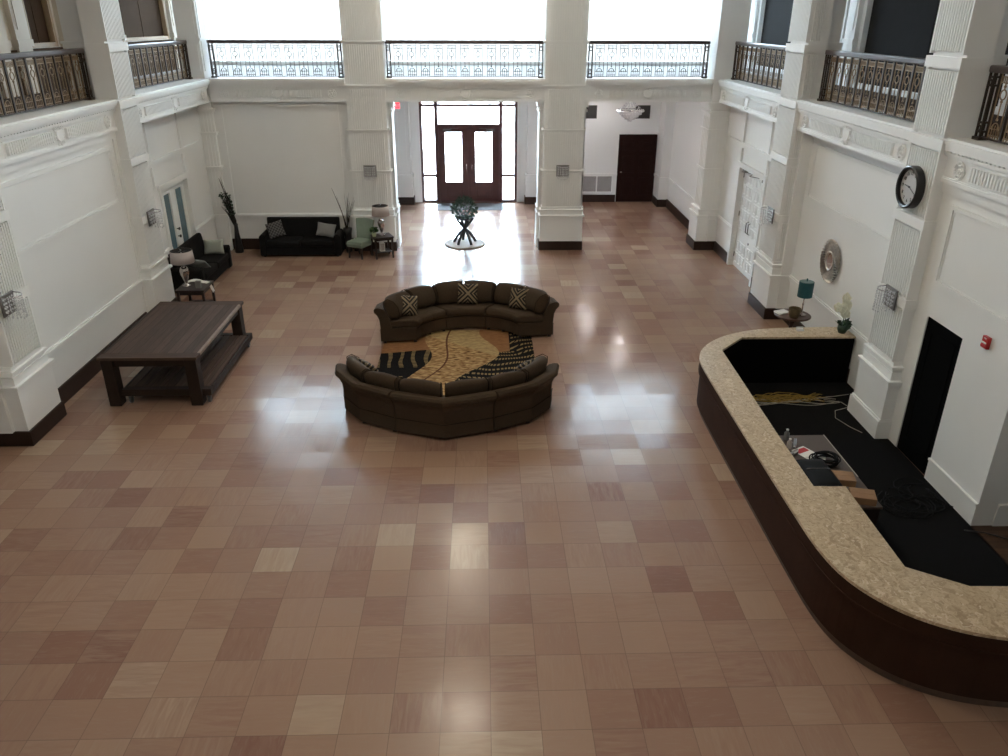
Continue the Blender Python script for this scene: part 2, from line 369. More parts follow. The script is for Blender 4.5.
def tag(o, label, cat, group=None):
    o['label'] = label; o['category'] = cat
    if group: o['group'] = group
    return o
def thing(name, label, cat, loc=(0, 0, 0), rz=0, group=None):
    o = bpy.data.objects.new(name, None); COL.objects.link(o); o.empty_display_size = .1
    o.location = loc; o.rotation_euler = (0, 0, rz); return tag(o, label, cat, group)
def struct(o):
    o['kind'] = 'structure'; return o
def copy_thing(o, label=None, loc=None, rz=None):
    """the thing, its parts and their sub-parts"""
    def cp(x, par):
        c = x.copy(); COL.objects.link(c)
        if par is not None: c.parent = par
        for ch in list(x.children): cp(ch, c)
        return c
    c = cp(o, None)
    if label: c['label'] = label
    if loc: c.location = loc
    if rz is not None: c.rotation_euler = (0, 0, rz)
    return c
def lump(w, h, t, n=10, pw=.42, edge=.012):
    """pillow-shaped mesh, lying in XZ, thickness along Y, centred"""
    mb = MB(); vs = []; fs = []
    for sgn in (-1, 1):
        for i in range(n + 1):
            for j in range(n + 1):
                u, v = i / n * 2 - 1, j / n * 2 - 1
                k = max(0, (1 - u * u) * (1 - v * v)) ** pw
                pin = 1 - .07 * (1 - abs(v)) * (abs(u) ** 3); pin2 = 1 - .07 * (1 - abs(u)) * (abs(v) ** 3)
                vs.append((u * w / 2 * pin, sgn * (edge / 2 + k * t / 2), v * h / 2 * pin2))
    N = (n + 1) ** 2
    for i in range(n):
        for j in range(n):
            a = i * (n + 1) + j; q = (a, a + n + 1, a + n + 2, a + 1)
            fs.append(q); fs.append(tuple(x + N for x in q)[::-1])
    rim = [i * (n + 1) for i in range(n + 1)] + [n * (n + 1) + j for j in range(1, n + 1)] + [i * (n + 1) + n for i in range(n - 1, -1, -1)] + [j for j in range(n - 1, 0, -1)]
    for a, b in zip(rim, rim[1:] + rim[:1]): fs.append((a, b, b + N, a + N))
    mb.add(vs, fs); return mb

# ------------------------------------------------------------------ the shell
LZ = 4.43          # balcony level (top of the ledge)
HZ = 9.6           # hall ceiling
YB = 21.30         # plane of the wall under the back balcony
YF = 27.25         # street front
def sbox(name, m, *boxes, bevel=0):
    mb = MB()
    for b in boxes: mb.box(*b)
    return struct(mb.build(name, m, bevel=bevel))

sbox('floor', FLOOR, (-9.5, 8.8, -4, 27.3, -.12, 0))
mb = MB(); mb.prism([(3.5, 11.2), (3.5, 6.5), (3.72, 5.85), (4.0, 5.6), (4.4, 5.42), (5.0, 5.3), (6.12, 5.3), (6.147, 8.02), (6.165, 10.4), (6.38, 11.0), (6.38, 12.5), (4.5, 12.5), (3.8, 11.9)], .001, .012)
mb.box(5.30, 5.312, 9.6, 11.8, .012, .0135)
struct(mb.build('floor_carpet', CARPET))
sbox('floor_boards', PLANKF, (6.12, 8.6, 2.0, 8.02, .001, .012))
sbox('ceiling', WALL, (-9.5, 8.8, -4.2, 27.5, HZ, HZ + .2))

def strip_frame(mb, a0, a1, z0, z1, w, place):
    """a moulding rectangle; place(a, b, z0, z1) adds one strip"""
    place(a0, a1, z0, z0 + w); place(a0, a1, z1 - w, z1); place(a0, a0 + w, z0 + w, z1 - w); place(a1 - w, a1, z0 + w, z1 - w)

# side walls below the balcony: X is the wall plane, s points into the room (+1 for the left wall)
def side_wall(name, X, s, y0, y1, top=4.2, th=.2, holes=(), frames=(), strips=(), rail=True, dado=None, m=WALL):
    mb = MB(); xo = X - s * th
    ys = sorted(holes)
    cur = y0
    for h0, h1, z0, z1 in ys:
        if h0 > cur: mb.box(xo, X, cur, h0, 0, top)
        mb.box(xo, X, h0, h1, z1, top)
        if z0 > 0: mb.box(xo, X, h0, h1, 0, z0)
        cur = h1
    if cur < y1: mb.box(xo, X, cur, y1, 0, top)
    for a0, a1, z0, z1, w, d in frames:
        def place(p, q, zz0, zz1): mb.box(X, X + s * d, p, q, zz0, zz1)
        strip_frame(mb, a0, a1, z0, z1, w, place)
        strip_frame(mb, a0 + w * 1.1, a1 - w * 1.1, z0 + w * 1.1, z1 - w * 1.1, w * .45, lambda p, q, zz0, zz1: mb.box(X, X + s * d * .5, p, q, zz0, zz1))
    for a0, a1, z0, z1, d in strips: mb.box(X, X + s * d, a0, a1, z0, z1)
    if rail:
        segs = [(y0, y1)]
        for h0, h1, z0, z1 in ys:
            if z0 < 1.0: segs = [x for a, b in segs for x in ((a, min(b, h0)), (max(a, h1), b)) if x[1] - x[0] > .02]
        for a, b in segs:
            mb.box(X, X + s * .05, a, b, .90, .965); mb.box(X, X + s * .032, a, b, .965, .99); mb.box(X, X + s * .028, a, b, .855, .90); mb.box(X, X + s * .012, a, b, .82, .855)
    return struct(mb.build(name, m, bevel=0))

side_wall('wall_left', -7.0, 1, 11.2, 15.6, frames=[(11.58, 15.30, 2.55, 3.63, .07, .025)], strips=[(11.2, 15.6, 3.74, 3.87, .036)])
side_wall('wall_left', -7.28, 1, 16.3, 27.4, holes=[(17.98, 19.58, 0, 2.26)],
          strips=[(17.86, 17.98, 0, 2.26, .04), (19.58, 19.70, 0, 2.26, .04), (17.80, 19.76, 2.26, 2.40, .06), (16.5, 20.9, 2.84, 2.96, .05), (17.62, 17.74, 2.96, 3.87, .045), (19.56, 19.68, 2.96, 3.87, .045),
                  (17.62, 17.74, 2.40, 2.84, .045), (19.56, 19.68, 2.40, 2.84, .045)])
side_wall('wall_left', -7.55, 1, -4, 11.25, frames=[(6.5, 10.0, 2.55, 3.63, .07, .025)])
side_wall('wall_right', 6.40, -1, 11.1, 15.7, frames=[(11.6, 15.3, 2.62, 3.66, .05, .02)], strips=[(11.1, 15.7, 3.74, 3.87, .03)])
side_wall('wall_right', 6.40, -1, 16.4, 21.3, holes=[(17.80, 19.56, 0, 2.50)],
          strips=[(17.68, 17.80, 0, 2.50, .04), (19.56, 19.68, 0, 2.50, .04), (17.62, 19.74, 2.50, 2.62, .06), (16.6, 20.8, 2.96, 3.08, .05), (17.68, 17.80, 3.08, 3.87, .045), (19.56, 19.68, 3.08, 3.87, .045),
                  (17.68, 17.80, 2.62, 2.96, .045), (19.56, 19.68, 2.62, 2.96, .045)])
w = side_wall('wall_right', 6.15, -1, 8.02, 10.42, rail=False, holes=[(9.16, 10.02, 0, 2.10)], frames=[(8.32, 10.05, 2.56, 3.62, .05, .022)], strips=[(8.02, 9.16, .012, .30, .02), (8.02, 9.16, .30, .335, .035), (8.02, 10.42, 3.74, 3.87, .03)], th=.25)
# the return beyond the wall's end, and the far side of that opening
sbox('wall_right', WALL, (6.401, 8.6, 8.02, 8.22, 0, 4.2), (6.401, 8.6, 7.985, 8.02, .30, .335), (6.401, 8.6, 8.0, 8.02, 0, .30))
sbox('wall_right', WALL, (8.6, 8.8, -4, 8.22, 0, 4.2))
sbox('wall_right', WALL, (6.6, 8.6, 1.6, 1.9, 0, 4.2))
# flush black door leaf that fills the doorway
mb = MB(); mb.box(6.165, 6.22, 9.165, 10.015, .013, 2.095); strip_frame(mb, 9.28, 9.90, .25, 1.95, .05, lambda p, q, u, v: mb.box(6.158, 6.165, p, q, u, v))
struct(mb.build('door_5', NEARBLACK))

# wall under the left part of the back balcony, and the stone skirtings
mb = MB(); mb.box(-7.27, -3.45, YB, YB + .35, 0, 4.2)
mb.box(-7.0, -3.5, YB - .05, YB, .90, .965); mb.box(-7.0, -3.5, YB - .03, YB, .855, .90); mb.box(-7.0, -3.5, YB - .03, YB, .965, .99)
mb.box(-6.75, -3.72, YB - .03, YB, 3.72, 3.80); mb.box(-6.75, -6.69, YB - .03, YB, 1.0, 3.72); mb.box(-3.78, -3.72, YB - .03, YB, 1.0, 3.72)
struct(mb.build('wall_back', WALL))
# thin corner pilaster on the left back corner
mb = MB(); mb.box(-7.27, -6.92, YB - .12, YB, 0, 4.0)
for z in (3.62, 3.05, 2.18): mb.box(-7.27, -6.88, YB - .17, YB, z, z + .05); mb.box(-7.27, -6.86, YB - .19, YB, z + .05, z + .08)
for k in range(3): mb.box(-7.19 + k * .085, -7.15 + k * .085, YB - .14, YB - .12, 1.2, 3.6)
mb.box(-7.27, -6.88, YB - .16, YB, .90, .99)
struct(mb.build('pilaster', TRIM))

def skirting(name, *boxes): sbox(name, STONE, *boxes, bevel=.008)
skirting('baseboard_left', (-7.0, -6.96, 11.45, 15.4, 0, .30))
skirting('baseboard_left', (-7.28, -7.24, 16.55, 17.86, 0, .28), (-7.28, -7.24, 19.70, 21.15, 0, .28))
skirting('baseboard_left', (-7.55, -7.51, 0, 10.3, 0, .30))
skirting('baseboard_right', (6.36, 6.40, 12.3, 15.45, 0, .26))
skirting('baseboard_right', (6.36, 6.40, 16.6, 17.68, 0, .26), (6.36, 6.40, 19.68, 20.95, 0, .26))
skirting('baseboard_back', (-6.9, -3.58, YB - .04, YB, 0, .30))

# ---- pilasters: fluted shaft between two smooth bands, on a stepped plinth
def pilaster(X, s, yc, half, xw, dark, top=HZ, side_flutes=None, plinth_half=None, step=None):
    """X front face of shaft, s into the room, xw the wall behind"""
    mb = MB(); p = plinth_half or half + .11
    def bx(d, hh, z0, z1): mb.box(X + s * d, xw, yc - hh, yc + hh, z0, z1)
    bx(0, half, .2, top)
    if dark: bx(.07, p, .245, .90)
    else:
        bx(.07, p, .30, .90); bx(.11, p + .02, 0, .30); bx(.09, p + .01, .30, .33)
    bx(.075, p + .015, .90, .925); bx(.11, p + .05, .925, .975); bx(.055, p - .01, .975, 1.10); bx(.04, p - .03, 1.10, 1.15); bx(.075, p + .005, 1.15, 1.19); bx(.03, p - .06, 1.19, 1.25)
    segs = [(1.25, 2.07), (2.20, 3.20), (3.33, 4.26), (4.42, 5.25), (5.42, 7.4)]
    for z in (2.07, 3.20, 4.26, 5.25): bx(.075, half + .03, z, z + .14)
    n = 12; pit = (half * 2 - .10) / n
    for z0, z1 in segs:
        for k in range(n):
            y = yc - half + .05 + pit * (k + .5)
            mb.box(X, X + s * .06, y - pit * .23, y + pit * .23, z0 + .03, z1 - .03)
        for y0, y1 in ((yc - half, yc - half + .035), (yc + half - .035, yc + half)): mb.box(X, X + s * .06, y0, y1, z0, z1)
        if side_flutes:
            x0, x1 = X - s * .02, X - s * side_flutes
            m_ = 5
            for k in range(m_):
                xx = x0 + (x1 - x0) * (k + .5) / m_
                for yy, d in ((yc - half, -1), (yc + half, 1)): mb.box(xx - .013, xx + .013, yy, yy + d * .022, z0 + .03, z1 - .03)
    if step: mb.box(X - s * .13, xw, yc - half - step, yc + half + step, 0 if not dark else .245, 4.2)
    if step and not dark: mb.box(X - s * .13 + s * .02, xw, yc - half - step - .02, yc + half + step + .02, 0, .33)
    o = struct(mb.build('pilaster', TRIM))
    if dark:
        b = MB(); b.box(X + s * .10, xw, yc - p - .03, yc + p + .03, 0, .245)
        struct(b.build('baseboard_pilaster', STONE, bevel=.01))
    return o
pilaster(-6.84, 1, 10.85, .40, -7.30, True, plinth_half=.49, step=.16)
pilaster(-6.84, 1, 15.98, .40, -7.20, True, plinth_half=.50, step=.12)
pilaster(6.05, -1, 10.76, .40, 6.38, False, plinth_half=.47, step=.14)
pilaster(6.06, -1, 16.05, .46, 6.42, True, side_flutes=.22, plinth_half=.53, step=.10)
# the next pair stands behind the viewer's shoulder
pilaster(-6.84, 1, 4.9, .40, -7.55, True, plinth_half=.49)

# ---- free-standing columns under and above the back balcony
def column(xc, half):
    mb = MB(); y0, y1 = 21.12, 22.25
    def bx(d, z0, z1): mb.box(xc - half - d, xc + half + d, y0 - d, y1 + d, z0, z1)
    bx(0, .2, HZ); bx(.06, .245, .90); bx(.065, .90, .925); bx(.10, .925, .97); bx(.05, .97, 1.08); bx(.07, 1.08, 1.12); bx(.025, 1.12, 1.18)
    for z in (2.13, 3.17, 4.25, 5.28): bx(.055, z, z + .03); bx(.02, z - .03, z)
    n = 15; pit = (half * 2 - .16) / n
    for z0, z1 in ((1.2, 2.10), (2.16, 3.13), (3.2, 4.2), (4.3, 5.24), (5.32, 7.4)):
        for k in range(n):
            x = xc - half + .08 + pit * (k + .5)
            mb.box(x - pit * .26, x + pit * .26, y0 - .035, y0, z0 + .02, z1 - .02)
        for k in range(12):
            y = y0 + .08 + .08 * (k + .5)
            for sx in (-1, 1): mb.box(xc + sx * half, xc + sx * (half + .008), y - .025, y + .025, z0 + .02, z1 - .02)
    struct(mb.build('column', TRIM))
    b = MB(); b.box(xc - half - .085, xc + half + .085, y0 - .085, y1 + .085, 0, .245); struct(b.build('baseboard_column', STONE, bevel=.01))
    # engaged half columns that carry the beam on both sides of the opening
column(-2.96, .50); column(2.12, .52)
def jamb(x0, x1, y0=21.25, y1=21.85):
    mb = MB(); mb.box(x0, x1, y0, y1, 0, 3.87); xm = (x0 + x1) / 2
    for z0, z1, d in ((3.60, 3.66, .03), (3.72, 3.78, .045), (3.78, 3.87, .06), (.90, .97, .035), (1.05, 1.12, .03)): mb.box(x0 - d, x1 + d, y0 - d, y1 + d, z0, z1)
    mb.box(x0 - .025, x1 + .025, y0 - .025, y1 + .025, 0, .9)
    for k in range(3): mb.box(x0 + .03 + k * (x1 - x0 - .05) / 3, x0 + .055 + k * (x1 - x0 - .05) / 3, y0 - .012, y0, 1.2, 3.55)
    struct(mb.build('trim_1', TRIM))
jamb(-2.455, -2.36, 21.4, 21.9); jamb(1.49, 1.595, 21.4, 21.9); jamb(2.645, 2.72, 21.4, 21.9)
# corner pier at the right
mb = MB(); mb.box(5.90, 6.62, 21.05, 21.75, .245, HZ)
mb.box(5.84, 6.62, 20.99, 21.81, .245, .90)
for z0, z1, d in ((.90, .97, .10), (.97, 1.08, .05), (1.08, 1.12, .07), (2.15, 2.20, .03), (3.17, 3.2, .03), (3.58, 3.64, .05), (3.70, 3.76, .06), (3.76, 3.86, .08)): mb.box(5.90 - d, 6.62, 21.05 - d, 21.75 + d, z0, z1)
for k in range(4): mb.box(6.0 + k * .10, 6.045 + k * .10, 21.035, 21.05, 1.2, 3.5); mb.box(5.885, 5.90, 21.12 + k * .15, 21.18 + k * .15, 1.2, 3.5)
struct(mb.build('column', TRIM)); skirting('baseboard_column', (5.81, 6.62, 20.96, 21.84, 0, .245))
# corner pier at the left, only above the balcony
sbox('column', TRIM, (-7.45, -6.93, 21.05, 21.75, LZ, HZ), (-7.48, -6.90, 21.02, 21.78, 5.30, 5.36), (-7.39, -6.99, 21.03, 21.05, 4.6, 5.2), (-7.39, -6.99, 21.03, 21.05, 5.45, 7), (-6.93, -6.915, 21.15, 21.65, 4.6, 7))

# ---- balcony fronts: ledge with cornice, fluted frieze with a shield and two rosettes
def ornament(mb, F):
    """shield with scrolls, in the frame F (x along, z up, -y out)"""
    m0 = mb.m; mb.m = F
    pts = [(-.12, .10), (.12, .10), (.135, .02), (.11, -.07), (.05, -.115), (0, -.13), (-.05, -.115), (-.11, -.07), (-.135, .02)]
    n = len(pts)
    mb.add([(x, -.012, z) for x, z in pts] + [(x * .82, -.040, z * .82) for x, z in pts], [tuple(range(n, 2 * n))] + [(i, (i + 1) % n, n + (i + 1) % n, n + i) for i in range(n)])
    for sx in (-1, 1):
        mb.torus((sx * .135, -.03, .105), .030, .012, 10, 5); mb.torus((sx * .15, -.03, -.03), .028, .011, 10, 5); mb.torus((sx * .075, -.03, -.125), .026, .011, 10, 5)
        mb.torus((sx * .05, -.035, .125), .026, .011, 10, 5)
    mb.sph((0, -.035, .14), .030, 8, 5); mb.sph((0, -.035, -.145), .022, 8, 5)
    mb.m = m0
def rosette(mb, F):
    m0 = mb.m; mb.m = F
    mb.torus((0, -.014, 0), .105, .014, 20, 6); mb.torus((0, -.014, 0), .060, .012, 14, 6); mb.sph((0, -.016, 0), .030, 8, 5)
    for k in range(6): a = k * pi / 3; mb.sph((.082 * cos(a), -.014, .082 * sin(a)), .022, 6, 4)
    mb.m = m0
def balcony_front(L, F, lip=.13, m=TRIM, shield=True, ends=(True, True)):
    """F: local frame, x runs 0..L along the front, -y out of the frieze face, z up from the floor"""
    mb = MB(); mb.m = F
    mb.box(0, L, 0, .35, 3.87, LZ - .02)
    mb.box(0, L, -.022, 0, 3.87, 3.925); mb.box(0, L, -.012, 0, 3.925, 3.945)
    mb.box(0, L, -.02, 0, 4.195, 4.215); mb.box(0, L, -.05, 0, 4.215, 4.25); mb.box(0, L, -.035, 0, 4.25, 4.275)
    k = int(L / .085)
    for i in range(k): mb.box((i + .25) * L / k, (i + .75) * L / k, -.055, -.035, 4.252, 4.275)
    mb.box(0, L, -.075, 0, 4.275, 4.315); mb.box(0, L, -lip + .02, .35, 4.315, 4.36); mb.box(0, L, -lip, .35, 4.36, 4.40); mb.box(0, L, -lip + .035, .6, 4.40, LZ)
    pit = .062; a0, a1, c0, c1 = .62, L - .62, L / 2 - .22, L / 2 + .22
    for p, q in ((a0, c0), (c1, a1)):
        n = max(1, int((q - p) / pit))
        for i in range(n): x = p + (q - p) * (i + .5) / n; mb.box(x - .016, x + .016, -.045, 0, 3.985, 4.155)
    mb.box(a0 - .05, a1 + .05, -.010, 0, 3.955, 3.97); mb.box(a0 - .05, a1 + .05, -.010, 0, 4.17, 4.185)
    ornament(mb, F @ Matrix.Translation((L / 2, 0, 4.075)))
    if ends[0]: rosette(mb, F @ Matrix.Translation((.36, 0, 4.07)))
    if ends[1]: rosette(mb, F @ Matrix.Translation((L - .36, 0, 4.07)))
    return struct(mb.build('trim_2', m))
def frame(o, ux, uy): # local x -> ux, local y -> uy
    return Matrix(((ux[0], uy[0], 0, o[0]), (ux[1], uy[1], 0, o[1]), (0, 0, 1, 0), (0, 0, 0, 1)))
FB = 21.17
balcony_front(3.44, frame((-6.90, FB), (1, 0), (0, 1)))
balcony_front(4.06, frame((-2.46, FB), (1, 0), (0, 1)))
balcony_front(3.25, frame((2.64, FB), (1, 0), (0, 1)))
# left: outward is +x, so local y -> -x
balcony_front(4.36, frame((-6.93, 11.24), (0, 1), (-1, 0)))
balcony_front(4.68, frame((-6.93, 16.37), (0, 1), (-1, 0)))
balcony_front(4.96, frame((-6.93, 5.49), (0, 1), (-1, 0)))
# right: outward is -x; local x runs towards the viewer
balcony_front(4.44, frame((6.10, 15.60), (0, -1), (1, 0)), lip=.10)
balcony_front(4.50, frame((6.10, 21.02), (0, -1), (1, 0)), lip=.10)
balcony_front(5.0, frame((6.10, 10.37), (0, -1), (1, 0)), lip=.10)

# balcony decks
sbox('floor_balcony', MEZZ, (-9.2, -6.98, -4, 27.25, 4.2, LZ - .005))
sbox('floor_balcony', MEZZ, (6.16, 8.6, -4, 27.25, 4.2, LZ - .005))
sbox('floor_balcony_carpet', BROWNBLIND, (-8.94, -7.40, -3.9, 20.9, LZ - .004, LZ + .004))
sbox('floor_balcony_carpet', BROWNBLIND, (6.80, 8.24, -3.9, 20.9, LZ - .004, LZ + .004))
sbox('floor_balcony', MEZZ, (-6.98, 6.16, 21.5, 27.25, 4.0, LZ - .006))
# piers standing on the side balconies behind the pilasters
def pier(x0, x1, y0, y1, x2=None):
    mb = MB(); mb.box(x0, x1, y0, y1, LZ - .01, HZ)
    for z0, z1, d in ((LZ, 4.75, .02), (5.30, 5.38, .03), (5.38, 5.42, .05)): mb.box(x0 - d, x1 + d, y0 - d, y1 + d, z0, z1)
    struct(mb.build('column', WALL))
pier(-7.52, -7.19, 10.60, 11.12); pier(-7.62, -7.19, 15.72, 16.26); pier(6.37, 6.62, 10.52, 11.02); pier(6.41, 6.72, 15.78, 16.34)

# outer walls of the balcony rooms, with shaded windows
def blind_wall(X, s, bays, m_blind, casing, z0=5.0, z1=8.4):
    mb = MB(); xo = X - s * .25; cur = -4.
    for a, b in bays:
        mb.box(xo, X, cur, a, LZ - .4, HZ); mb.box(xo, X, a, b, LZ - .4, z0); mb.box(xo, X, a, b, z1, HZ); cur = b
        # pilaster strips between the bays
    mb.box(xo, X, cur, YF + .2, LZ - .4, HZ)
    for a, b in bays:
        for e in (a - .62, b + .12):
            mb.box(X, X + s * .10, e, e + .5, LZ, HZ); mb.box(X, X + s * .13, e - .03, e + .53, 5.30, 5.42); mb.box(X + s * .10, X + s * .115, e + .1, e + .4, 5.6, 8)
    struct(mb.build('wall_left_upper' if s > 0 else 'wall_right_upper', UPPER if s > 0 else WALL))
    for i, (a, b) in enumerate(bays):
        wn = MB(); w_ = .09
        for q in ((a, a + w_, z0, z1), (b - w_, b, z0, z1), (a + w_, b - w_, z0, z0 + w_), (a + w_, b - w_, z1 - w_, z1)): wn.box(X - s * .14, X + s * .02, *q)
        o = struct(wn.build('window_1', casing))
        bl = MB(); mid = (a + b) / 2
        bl.box(X - s * .12, X - s * .10, a + w_, mid - .03, z0 + w_, z1 - w_); bl.box(X - s * .12, X - s * .10, mid + .03, b - w_, z0 + w_, z1 - w_); bl.box(X - s * .13, X - s * .11, mid - .03, mid + .03, z0 + w_, z1 - w_)
        bl.build('roller_blind', m_blind, o)
blind_wall(-9.0, 1, [(2.0, 5.2), (12.4, 15.6), (17.15, 18.25), (21.6, 24.75)], BROWNBLIND, OAK, z0=5.25)
blind_wall(8.35, -1, [(2.0, 6.0), (13.0, 18.55), (19.9, 25.6)], DRAPE, WALL, z0=4.44)
mb = MB(); mb.box(-9.0, -8.965, -4, YF, LZ - .01, 5.16); mb.box(-9.0, -8.94, -4, YF, 5.16, 5.24)
for k in range(26): mb.box(-8.965, -8.95, -3.8 + 1.2 * k, -2.8 + 1.2 * k, 4.56, 5.04)
struct(mb.build('wall_left_wainscot', BROWNBLIND))

# ---- lobby under the balcony and the street front
mb = MB()
def fr(x0, x1, z0, z1, y0=YF, y1=YF + .3): mb.box(x0, x1, y0, y1, z0, z1)
fr(-9.2, -2.10, 0, 4.5); fr(1.17, 4.62, 0, 4.5); fr(4.62, 5.95, 2.27, 4.5); fr(5.95, 8.6, 0, 4.5); fr(-2.10, 1.17, 3.95, 4.5)
fr(-9.2, 8.6, 9.0, HZ); fr(-9.2, -8.95, 4.5, 9.0); fr(-4.25, -3.30, 4.5, 9); fr(2.25, 3.20, 4.5, 9); fr(8.0, 8.6, 4.5, 9)
for x0, x1 in ((-2.95, -2.42), (1.50, 2.05)):      # pilasters beside the entrance
    mb.box(x0, x1, YF - .30, YF, .25, 4.0); mb.box(x0 - .04, x1 + .04, YF - .34, YF, .25, .90); mb.box(x0 - .06, x1 + .06, YF - .37, YF, .90, 1.0); mb.box(x0 + .12, x0 + .16, YF - .315, YF - .3, 1.2, 3.8); mb.box(x1 - .16, x1 - .12, YF - .315, YF - .3, 1.2, 3.8)
for x0, x1 in ((2.05, 4.62), (5.95, 6.25)): mb.box(x0, x1, YF - .035, YF, .92, .98)
struct(mb.build('wall_front', WALL))
skirting('baseboard_front', (-3.02, -2.35, YF - .38, YF, 0, .25), (1.43, 2.12, YF - .38, YF, 0, .25), (2.12, 4.60, YF - .04, YF, 0, .25), (5.97, 6.2, YF - .04, YF, 0, .25))
sbox('wall_lobby', WALL, (6.25, 6.40, 21.8, YF, 0, 4.0), (6.20, 6.25, 21.8, 26.3, .92, .98), (5.95, 6.25, 26.45, YF, .25, 4.0), (5.92, 6.25, 26.42, YF, .25, .90), (5.90, 6.25, 26.40, YF, .90, .98))
skirting('baseboard_lobby', (6.21, 6.25, 21.85, 26.40, 0, .27), (5.89, 6.25, 26.39, YF - .04, 0, .25))

# entrance: mahogany frame with side lights, transoms and a pair of glazed doors
def pane(par, x0, x1, z0, z1, y=YF + .12): MB().box(x0, x1, y, y + .012, z0, z1).build('glass_pane', GLASS, par)
mb = MB()
def fm(x0, x1, z0, z1, d=.08): mb.box(x0, x1, YF + .04 - d * .5, YF + .26, z0, z1)
fm(-2.10, -2.01, 0, 3.95); fm(1.08, 1.17, 0, 3.95); fm(-2.01, 1.08, 3.86, 3.95); fm(-1.61, -1.49, 0, 3.86); fm(.56, .68, 0, 3.86)
fm(-1.49, .56, 2.48, 2.60); fm(-2.01, -1.61, 3.15, 3.24); fm(.68, 1.08, 3.15, 3.24); fm(-1.49, .56, 3.15, 3.24)
fm(-2.01, -1.61, .86, .95); fm(.68, 1.08, .86, .95); fm(-2.01, -1.61, 0, .08); fm(.68, 1.08, 0, .08); fm(-1.49, .56, 0, .03, .16)
DE = struct(mb.build('door_1', MAHOG, bevel=.01))
for x0, x1 in ((-2.01, -1.61), (.68, 1.08)): pane(DE, x0, x1, .08, .86); pane(DE, x0, x1, .95, 3.15); pane(DE, x0, x1, 3.24, 3.86)
pane(DE, -1.49, .56, 2.60, 3.15); pane(DE, -1.49, .56, 3.24, 3.86)
for sx, x0 in ((1, -1.49), (-1, -.464)):
    x1 = x0 + 1.024; lf = MB(); y0, y1 = YF + .07, YF + .13
    g0, g1 = x0 + .22, x1 - .24
    lf.box(x0, g0, y0, y1, .01, 2.47); lf.box(g1, x1, y0, y1, .01, 2.47); lf.box(g0, g1, y0, y1, .01, .68); lf.box(g0, g1, y0, y1, 2.33, 2.47)
    strip_frame(lf, g0 + .02, g1 - .02, .14, .58, .035, lambda p, q, a, b: lf.box(p, q, y0 - .015, y0, a, b))
    strip_frame(lf, g0 - .03, g1 + .03, .65, 2.36, .03, lambda p, q, a, b: lf.box(p, q, y0 - .012, y0, a, b))
    L = lf.build('door_leaf', MAHOG, DE, bevel=.006)
    MB().box(g0, g1, YF + .095, YF + .105, .68, 2.33).build('glass_pane', GLASS, L)
    hx = x1 - .09 if sx > 0 else x0 + .09
    MB().tube([(hx, YF + .07, .95), (hx, YF + .02, .97), (hx, YF + .02, 1.28), (hx, YF + .07, 1.30)], .012).build('door_handle', CHROME, L, smooth=True)
    xa = x0 + .30 if sx > 0 else x1 - .30
    cl = MB().box(xa - .14, xa + .14, YF - .0, YF + .068, 2.37, 2.44); cl.bar((xa + sx * .12, YF + .02, 2.45), (xa + sx * .38, YF - .06, 2.46), .025, .012); cl.build('door_closer', STEEL, L)
MB().box(-.505, -.425, YF + .045, YF + .07, .02, 2.475).build('astragal', MAHOG, DE, bevel=.004); MB().box(-1.49, .56, YF + .045, YF + .07, 2.44, 2.50).build('door_stop', MAHOG, DE)
# upper windows of the street front
for i, (x0, x1) in enumerate(((-8.95, -4.25), (-3.30, 2.25), (3.20, 8.0))):
    mb = MB(); w_ = .07
    for q in ((x0, x0 + w_, 4.5, 9), (x1 - w_, x1, 4.5, 9), (x0 + w_, x1 - w_, 4.5, 4.54), (x0 + w_, x1 - w_, 8.93, 9.0), (x0 + w_, x1 - w_, 7.3, 7.37), ((x0 + x1) / 2 - .04, (x0 + x1) / 2 + .04, 7.37, 8.93)): mb.box(q[0], q[1], YF + .06, YF + .2, q[2], q[3])
    o = struct(mb.build('window_%d' % (i + 2), TRIM)); MB().box(x0 + w_, x1 - w_, YF + .12, YF + .132, 4.54, 8.93).build('glass_pane', TINTED, o)
sbox('wall_rear', WALL, (-9.4, 8.8, -4.2, -4.0, 0, HZ))
sbox('wall_left_outer', WALL, (-9.4, -9.2, -4, 27.4, 0, 4.3))
sbox('wall_right_outer', WALL, (8.6, 8.8, 8.22, 27.4, 0, 4.3))
sbox('unseen_light_block', NEARBLACK, (4.3, 6.3, 27.56, 27.62, 0, 2.6), (4.3, 4.4, 27.4, 27.6, 0, 2.6), (6.2, 6.3, 27.4, 27.6, 0, 2.6), (4.3, 6.3, 27.4, 27.6, 2.5, 2.6), (4.6, 5.97, 27.25, 27.5, -.02, .004))  # unseen box added behind the dark door to stop daylight leaking around it
sbox('wall_right_upper', WALL, (8.6, 8.8, -4, YF, 4.2, 4.5))
sbox('ground_pavement', ASPH, (-40, 40, YF + .5, 90, -.2, -.05))
mb = MB(); mb.box(-70, 70, 62, 70, -.2, 8.2); mb.box(-70, 70, 61.6, 62, 7.6, 8.3)
struct(mb.build('exterior_added_block', mat('dim_grey_render', (.088, .080, .073), .9)))  # low block added opposite to dim the bright view through the windows
sbox('ground_step', ASPH, (-4, 3, YF + .3, YF + .5, -.2, -.02))

